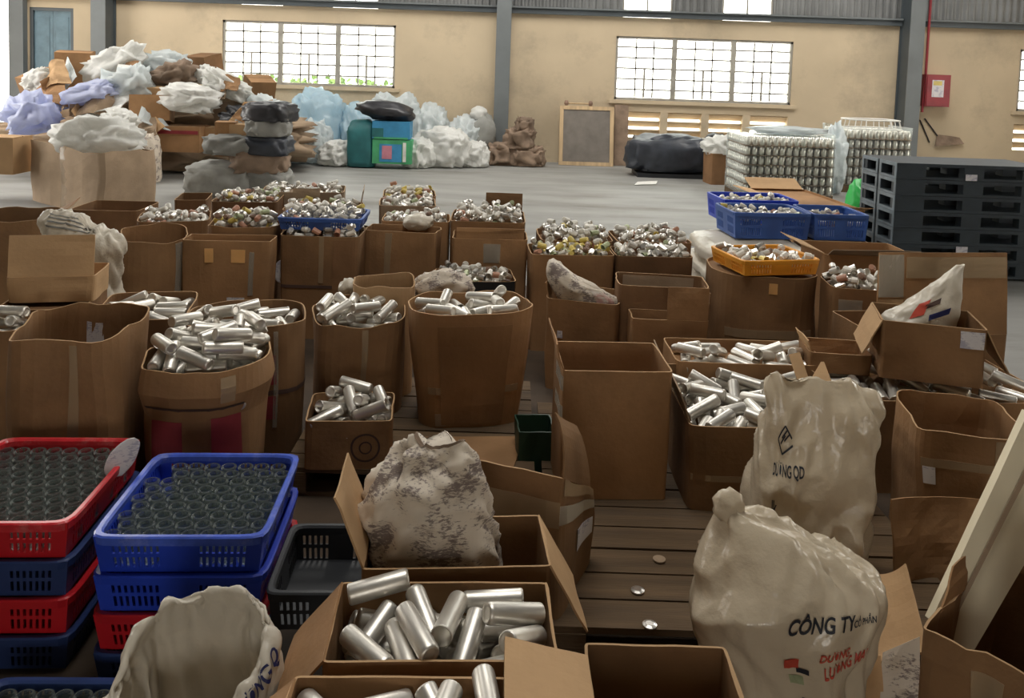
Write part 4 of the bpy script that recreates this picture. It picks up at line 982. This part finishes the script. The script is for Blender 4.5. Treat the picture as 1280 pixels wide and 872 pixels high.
for x in (-w/2 + .12, w/2 - .44): MB().lathe([(.03, -.04), (.045, 0), (.03, .05)], 10, Matrix.Translation((x, 0, h + .05))).build('bar_end', M['cap_brown'], e)
bd = MB().box(-.13, .13, -.02, .02, 0, 1.15).build('board', M['sack_brown']); bd.location = (atd(775, 205, 15.8).x, 15.75, 0); bd.rotation_euler = (math.radians(-8), 0, 0); tag(bd, 'narrow brown board leaning beside the wooden frame', 'board')
# brown sacks by the wall
for k, (px, py, s_, z) in enumerate(((628, 200, (.55, .5, .42), 0), (660, 200, (.55, .5, .38), 0), (650, 175, (.5, .45, .4), .3), (655, 160, (.3, .3, .3), .6))):
    crumple('brown_sack', ['brown sack at the foot of the middle column', 'dark brown sack right of the middle column', 'dark lumpy sack upon the sacks by the middle column', 'small dark sack on top of the sacks by the middle column'][k], 'sack', Vector((atd(px, py, 15.3).x, 15.25, z)), s_, 'sack_brown', 160 + k, .4, 2.2, sub=4, group='sacks by the middle column', flat=.25, n=.55)
crumple('plastic_bag', 'grey bag leaning behind the middle column foot', 'bag', Vector((atd(600, 180, 15.5).x, 15.5, 0)), (.55, .4, .95), 'sack_grey', 165, .25, sub=3)
crumple('plastic_bag', 'white bag on the grey bag left of the middle column', 'bag', Vector((atd(598, 150, 15.5).x, 15.5, .78)), (.3, .3, .25), 'film_white', 166, .3, sub=3)
# fire hose cabinet and red pipe
fx = atd(1170, 113, 15.85); e = empty('fire_cabinet', (fx.x, 15.98, Z16(1170, 133)), 0, 'red fire hose cabinet on the back wall beside the right column', 'fire cabinet'); w, h = .46, .60
MB().box(-w/2, w/2, -.2, 0, 0, h).build('cabinet_body', M['fire_red'], e)
dr = MB().box(-w/2 + .02, w/2 - .02, -.215, -.2, .02, h - .02).build('cabinet_door', M['fire_red'], e)
MB().box(-.12, .10, -.22, -.215, .18, h - .1).build('door_pane', M['paper'], dr); MB().box(-.10, .06, -.223, -.22, h - .2, h - .12).build('notice', M['cap_yellow'], dr)
px_ = atd(1161, 60, 15.8).x
e = MB().tube([(px_, 15.85, 6.2), (px_, 15.85, Z16(1158, 95)), (px_ - .02, 15.85, Z16(1158, 140))], .024, 10).build('fire_pipe', M['fire_red']); tag(e, 'red fire water pipe running down beside the right column', 'pipe')
for k, (a, b) in enumerate((((1150, 150), (1162, 178)), ((1156, 148), (1172, 170)))):
    o = MB().tube([atd(a[0], a[1], 15.98), atd(b[0], b[1], 15.98)], .012, 6).build('cable', M['blackp']); tag(o, ['thin cable hanging below the fire cabinet, left strand', 'thin cable hanging below the fire cabinet, right strand'][k], 'cable', 'cables below the fire cabinet')
o = sheet('dark_rag', 'dark rag hooked on the wall below the fire cabinet', 'rag', [atd(1168, 183, 15.95), atd(1205, 180, 15.95), atd(1200, 172, 15.98), atd(1172, 168, 15.98)], 'sack_brown', .01, .02, .02, 171)

# ================================================================== plastic film heap and colour bundle, rear left centre
PF = [(372, 14.55, .75, .6, .62, 'film', 'cloudy film bag at the foot of the film heap, far left'), (424, 14.45, .62, .6, .45, 'film_white', 'whitish film bag low in front of the film heap'),
      (352, 15.5, .7, .6, 1.0, 'film_blue', 'bluish film bag left in the film heap'), (398, 15.45, .85, .7, 1.3, 'film_blue', 'largest pale blue film bag below the left window'),
      (446, 15.5, .75, .6, 1.05, 'film_blue', 'pale blue film bag right below the left window'), (492, 15.5, .85, .6, 1.3, 'film', 'tall pale film bag behind the blue printed bundle'),
      (540, 15.5, .75, .6, 1.1, 'film', 'cloudy film bag right of the blue printed bundle'), (552, 14.7, .75, .65, .75, 'film_white', 'wide whitish film bag at the right of the film heap'),
      (582, 15.45, .6, .6, .9, 'film', 'film bag near the right end of the film heap'), (523, 14.4, .4, .5, .55, 'film_white', 'low white film bag beside the blue printed bundle'),
      (340, 14.9, .4, .5, .6, 'film', 'small film bag beside the scrap pile'), (592, 14.8, .4, .5, .5, 'film_white', 'last small film bag at the right end of the film heap'), (395, 15.0, .4, .4, .8, 'film', 'cloudy film bag wedged in the middle of the film heap')]
for k, (px, d, sx, sy, sz, mt, lb) in enumerate(PF):
    crumple('film_bag', lb, 'bag', Vector((atd(px, 200, d).x, d, 0)), (sx * 1.3, sy, sz * 1.05), mt, 180 + k, .24, 1.7, 5, (0, 0, k * 1.3), 'film bags in the heap', flat=.35, n=.8)
def printed_carton(lb, px0, px1, y0, y1, d, dep, mat, patches):
    a = atd(px0, y1, d); b = atd(px1, y1, d); t = atd(px0, y0, d); w = b.x - a.x; h = t.z - a.z
    e = empty('printed_carton', ((a.x + b.x) / 2, d + dep / 2, max(a.z, 0)), 0, lb, 'carton', 'bundle of printed cartons')
    MB().box(-w/2, w/2, -dep/2, dep/2, 0, h).build('body', M[mat], e)
    for j_, (u0, u1, v0, v1, mm) in enumerate(patches): MB().box(-w/2 + w*u0, -w/2 + w*u1, -dep/2 - .006 - .005 * j_, -dep/2 - .001, h*v0, h*v1).build('printed_panel', M[mm], e)
printed_carton('lower printed carton, green and blue with a pink print', 465, 514, 174, 204, 14.0, .4, 'green_print', ((.18, .75, .08, .82, 'sky_blue'), (.25, .5, .2, .75, 'pink_print'), (.78, .86, .1, .9, 'white_paint')))
printed_carton('upper printed carton, sky blue above the green one', 465, 512, 151, 173, 14.0, .4, 'sky_blue', ((.0, .3, .1, .6, 'teal'), (.05, .95, .0, .1, 'green_print')))
crumple('dark_bag', 'dark teal bag beside the printed cartons', 'bag', Vector((atd(452, 200, 14.2).x, 14.25, 0)), (.48, .5, .92), 'teal', 201, .10, sub=3, flat=.3, n=.5)
crumple('dark_bag', 'black folded bag lying on the printed cartons', 'bag', Vector((atd(482, 150, 14.2).x, 14.25, .78)), (.95, .6, .34), 'blackbag', 202, .25, sub=3, rot=(0, .12, 0))

# ================================================================== scrap pile, rear left
core = crumple('scrap_heap', 'low mixed heap of scrap cardboard and film under the left rear pile', 'heap', Vector((atd(175, 190, 13.2).x, 13.7, 0)), (4.7, 2.6, 1.35), 'card_grey', 301, .30, 3.5, 5, flat=.4); core['kind'] = 'stuff'
def pcart(lb, px, py, d, w, h, dep, rz, rx=0.0, mat='card', open_=False, ry=0.0, name='scrap_carton'):
    p = atd(px, py, d)
    e = empty(name, p, rz, lb, 'carton', 'cartons in the scrap pile'); e.rotation_euler = (rx, ry, rz)
    mb = MB(); t = .012
    mb.box(-w/2, w/2, -dep/2, -dep/2 + t, 0, h).box(-w/2, w/2, dep/2 - t, dep/2, 0, h).box(-w/2, -w/2 + t, -dep/2 + t, dep/2 - t, 0, h).box(w/2 - t, w/2, -dep/2 + t, dep/2 - t, 0, h).box(-w/2 + t, w/2 - t, -dep/2 + t, dep/2 - t, 0, t)
    mb.build('body', M[mat], e)
    for s_ in (-1, 1):
        ang = math.radians(35 if open_ else 88)
        Mx = Matrix.Translation((0, s_ * dep / 2, h)) @ Matrix.Rotation(s_ * ang * (-1 if open_ else 1), 4, 'X')
        MB().box(-w/2, w/2, -t/2, t/2, 0, dep * .48, Mx).build('flap', M[mat], e)
    return e
PC = [('upright brown carton at the top left of the scrap pile', 95, 108, 13.4, .52, .55, .4, .3, .1, 'card'), ('carton end poking from the right top of the scrap pile', 257, 96, 13.6, .42, .35, .4, -.4, .2, 'card_dark'),
      ('tan carton in the middle of the scrap pile', 190, 152, 12.2, .55, .36, .5, .25, -.15, 'card'), ('small tan carton above the middle one', 196, 130, 12.6, .36, .26, .4, -.1, .1, 'card_light'),
      ('carton with a red stripe low in the scrap pile', 230, 188, 12.2, .60, .36, .5, .05, .0, 'card'), ('carton right of the red striped one', 263, 186, 12.4, .36, .32, .4, -.15, .0, 'card_light'),
      ('dark carton tipped in the left of the scrap pile', 120, 140, 12.4, .7, .3, .5, .5, -.3, 'card_grey'), ('broken carton at the left shoulder of the scrap pile', 62, 118, 13.0, .6, .35, .5, -.4, .35, 'card'),
      ('upright carton in front of the grey bales', 283, 194, 10.5, .24, .42, .3, .2, .0, 'card'), ('second upright carton in front of the grey bales', 304, 195, 10.5, .24, .40, .3, -.1, .0, 'card_light'),
      ('carton in the shadow below the tan one', 150, 188, 12.6, .5, .45, .4, .3, .0, 'card_dark'), ('leaning carton at the pile right edge by the window', 322, 128, 13.4, .4, .4, .4, .6, .3, 'card'),
      ('grey-brown carton right of the white pile sack', 290, 150, 12.8, .5, .35, .5, .3, .2, 'card_grey'), ('far left carton cut by the photo edge by the gateway', 5, 215, 9.8, .45, .42, .4, .0, .0, 'card_light')]
for a in PC:
    pcart(*a)
st = MB().box(-.28, .28, -.004, .004, 0, .05).build('red_stripe', M['fire_red']); st.parent = [o for o in bpy.data.objects if o.get('label') == PC[4][0]][0]; st.location = (0, -.256, .26)
WB = [('peaked white sack at the top of the scrap pile', 145, 108, 12.8, (1.0, .4, .45), 'film_white', (0, -.45, 0)), ('second white sack on top of the scrap pile, right of the peaked one', 205, 102, 13.0, (.85, .4, .42), 'film', (0, -.1, 0)),
      ('dull grey bag on top of the scrap pile', 220, 120, 12.8, (.72, .5, .42), 'sack_brown', (0, -.3, 0)), ('white sheet-like bag sloping down the scrap pile', 168, 130, 12.4, (.6, .4, .5), 'film', (0, -.4, 0)),
      ('white bag lying across the pile middle right', 238, 142, 12.2, (.85, .5, .38), 'film_white', (0, .1, 0)), ('lilac film bag at the left foot of the scrap pile', 40, 172, 11.8, (.75, .6, .55), 'film_lilac', (0, -.2, 0)),
      ('white bag scrap on the left shoulder of the scrap pile', 50, 120, 12.6, (.5, .3, .3), 'film_white', (0, -.6, 0)), ('lilac film bag in the middle of the scrap pile', 110, 138, 12.2, (.9, .5, .3), 'film_lilac', (0, -.25, 0)),
      ('white strip bag at the right of the scrap pile', 285, 132, 12.6, (.8, .4, .3), 'film_white', (0, .5, 0)), ('white knotted bag near the pile top right', 256, 106, 13.0, (.32, .3, .3), 'film_white', (0, 0, 0)),
      ('white torn bag at the pile foot beside the printed bale', 150, 172, 11.6, (.5, .4, .35), 'film_white', (0, .2, 0)), ('dark bag low in the right of the scrap pile', 300, 168, 12.3, (.6, .5, .4), 'blackbag', (0, 0, 0)),
      ('grey film bag behind the pile middle', 185, 115, 13.2, (.7, .5, .4), 'film', (0, .2, 0)), ('pale bag scrap at the very right of the scrap pile', 330, 150, 12.6, (.5, .4, .3), 'film', (0, .3, 0))]
for k, (lb, px, py, d, s_, mt, r_) in enumerate(WB):
    crumple('scrap_bag', lb, 'bag', atd(px, py, d), (s_[0] * .85, s_[1], s_[2] * .95), mt, 320 + k, .5, 1.5, 4, r_, 'bags in the scrap pile', n=.75)
for k, (lb, P_, mt) in enumerate((('long pale cardboard sheet sloping on the scrap pile', [(100, 150, 11.9), (150, 138, 11.9), (172, 112, 12.3), (120, 128, 12.3)], 'film_white'), ('brown cardboard sheet on the left of the scrap pile', [(30, 135, 12), (85, 132, 12), (80, 98, 12.5), (50, 108, 12.5)], 'card'),
                                  ('tan cardboard sheet below the peaked sack', [(98, 122, 12.3), (140, 118, 12.3), (138, 100, 12.6), (118, 98, 12.6)], 'card_light'))):
    sheet('scrap_sheet', lb, 'cardboard', [atd(*q) for q in P_], mt, .012, .05, .06, 340 + k, 'sheets in the scrap pile', fs=3)
rs_ = random.Random(9)
SL = ['torn brown sheet', 'bent tan sheet', 'white film scrap', 'grey film scrap', 'crumpled pale sheet']
REG = [('upper left', 70, 118), ('upper middle', 170, 104), ('upper right', 270, 122), ('lower left', 100, 160), ('lower middle', 190, 168), ('lower right', 285, 160)]
for k in range(18):
    kd = (k * 2 + k // 6) % 5; rn, px, py = REG[k % 6]; px += rs_.uniform(-28, 28); py += rs_.uniform(-14, 14); d = 12.45 - (py - 100) / 90 * .9
    c_ = atd(px, py, d); ax = Vector((rs_.uniform(.3, .6), rs_.uniform(-.2, .2), rs_.uniform(-.3, .3))); ay = Vector((rs_.uniform(-.2, .2), rs_.uniform(.15, .35), rs_.uniform(.15, .4)))
    sheet('scrap_sheet', SL[kd] + ' on the ' + rn + ' of the scrap pile', 'sheet', [c_ - ax / 2, c_ + ax / 2, c_ + ax * rs_.uniform(.1, .5) + ay, c_ - ax * rs_.uniform(.1, .5) + ay], ['card', 'card_light', 'film_white', 'film', 'card_grey'][kd], .01, rs_.uniform(-.12, .12), .06, 500 + k, 'sheets in the scrap pile', fs=4)
# big carton with a film liner, in front of the scrap pile
BCt = Carton('tall carton with white film liner in front of the scrap pile', (34, 178), (124, 192), .68, .7, 0, n=10, mat='card_grey', taper=.0, wob=.03, wave=.1, rim_tilt=.0); BCt.patch('tape', .12, .14, 0, .98, 'tape')
crumple('plastic_bag', 'white film liner bulging out of the tall grey-brown carton', 'bag', BCt.c + Vector((.08, .0, .52)), (.95, .65, .5), 'film_white', 351, .32, sub=4)
for k, (lb, px, mt, w) in enumerate((('brown standing bale at the foot of the scrap pile', 143, 'card_grey', .36), ('pale printed bale beside the brown standing bale', 174, 'sack_print', .34))):
    q = atd(px, 215, 11.4)
    Sack(lb, Vector((q.x, 11.6, 0)), [(0, 0, 0, w/2, .2), (.2, 0, 0, w/2 * 1.02, .22), (.45, 0, 0, w/2 * .95, .2), (.62, 0, 0, w/2 * .8, .15), (.68, 0, 0, w/2 * .5, .08)], mt, folds=.03, fs=5, seed=360 + k, n=3.5, name='bale', cat='bale', group='bales by the scrap pile', res=(40, 30))
# stacked grey bales right of the scrap pile
GB = [(278, 0, .95, .42, 'sack_grey'), (325, 0, .70, .40, 'sack_grey'), (322, .34, .70, .26, 'sack_brown'), (290, .55, .7, .22, 'sack_grey'), (330, .56, .62, .22, 'tarp'), (332, .80, .55, .2, 'sack_grey'), (334, .98, .6, .2, 'blackbag')]
for k, (px, z, w, h, mt) in enumerate(GB):
    q = atd(px, 230, 10.4)
    crumple('scrap_bale', ['wide grey bale lowest left', 'grey bale lowest right', 'brown bale second layer right', 'grey bale third layer left', 'dark bale third layer right', 'grey bale fourth layer', 'black sheet bale topmost'][k] + ' of the grey stack before the film heap', 'bale', Vector((q.x, 10.5, z)), (w, .6, h + .08), mt, 370 + k, .14, 2.2, 4, (0, 0, .2 * (k % 3 - 1)), 'grey bales', flat=.25, n=.6)
# red item and blue bag by the gateway
e = empty('fire_extinguisher', (X16(8, 110) + .35, 14.5, 0), 0, 'red fire extinguisher standing by the open gateway', 'extinguisher')
MB().lathe([(.09, 0), (.1, .03), (.1, 1.0), (.06, 1.1), (.03, 1.14)], 16).build('cylinder', M['fire_red'], e, True); MB().lathe([(.03, 1.14), (.05, 1.16), (.05, 1.22), (.02, 1.25)], 10).build('valve', M['blackp'], e)
MB().tube([(.03, -.05, 1.18), (.13, -.1, 1.1), (.14, -.1, .6)], .015).build('hose', M['blackp'], e)

# ================================================================== canisters and cups become objects
def can_mesh(open_end):
    r, h = .0232, .07
    prof = [(.012, -h + .004), (r - .008, -h + .002), (r - .004, -h), (r - .001, -h + .004), (r, -h + .010), (r, h - .006)]
    if open_end: prof += [(r + .001, h - .003), (r + .001, h), (r - .002, h), (r - .002, h - .05), (.004, h - .052)]
    else: prof += [(r - .001, h - .002), (r - .004, h), (r - .008, h - .002), (.01, h - .003)]
    mb = MB().lathe(prof, 20); me = mesh_from('metal_canister', mb.V, mb.F, False)
    me.polygons.foreach_set('use_smooth', [len(p.vertices) == 4 for p in me.polygons]); me.materials.append(M['steel']); return me
cme = [can_mesh(False), can_mesh(True)]
def cap_mesh(mat, k):
    r, h = .019, .026
    prof = [(.01, -h), (r * .8, -h), (r * .92, -h * .4), (r, h * .8), (r * 1.05, h), (r * .92, h), (r * .8, -h * .5)] if k else [(.01, -h), (r, -h * .9), (r, h * .3), (r * .7, h * .6), (r * .7, h), (.008, h)]
    mb = MB().lathe(prof, 9); me = mesh_from('metal_cup', mb.V, mb.F, False); me.materials.append(M[mat]); return me
capme = [cap_mesh(m_, k) for m_, k in (('cap_white', 1), ('cap_silver', 0), ('cap_white', 0), ('cap_silver', 1), ('cap_green', 1), ('cap_orange', 1), ('cap_brown', 0), ('cap_yellow', 1))]
def scatter(store, name, cat, pick, stuffname, stufflabel):
    store.sort(key=lambda s: (s[0].translation - CAM).length)
    for W, label, group, q in store[:300]:
        o = link(name, pick(label, q), None); o.matrix_world = W; tag(o, label, cat, group)
    rest = store[300:]
    if not rest: return
    V, F, mats, mi = [], [], [], []
    for W, label, group, q in rest:
        me = pick(label, q); k = len(V); V += [W @ v.co for v in me.vertices]
        if me.materials[0] not in mats: mats.append(me.materials[0])
        for p in me.polygons: F.append(tuple(k + i for i in p.vertices)); mi.append(mats.index(me.materials[0]))
    me = mesh_from(stuffname, V, F, True)
    for m_ in mats: me.materials.append(m_)
    me.polygons.foreach_set('material_index', mi)
    tag(link(stuffname, me, None), stufflabel, cat, None, 'stuff')
scatter(CANS, 'metal_canister', 'canister', lambda l, q: cme[0 if q < .7 else 1], 'metal_canisters_behind', 'silver canisters filling the cartons further back')
def pick_cap(l, q):
    if 'gold' in l and 'behind' not in l and 'right' not in l: w = (.1, .25, .3, .4, .5, .55, .6, 1)
    elif 'round-rimmed' in l or 'left of the yellow' in l or 'blue crate' in l and 'behind' in l: w = (.3, .45, .6, .72, .8, .84, .88, 1)
    elif 'farthest centre' in l: w = (.2, .35, .5, .6, .65, .68, .7, 1)
    else: w = (.3, .55, .68, .88, .92, .95, .985, 1)
    for i, x in enumerate(w):
        if q <= x: return capme[i]
    return capme[0]
scatter(CAPS, 'metal_cup', 'cup', pick_cap, 'metal_cups_behind', 'small metal cups filling the farther cartons')
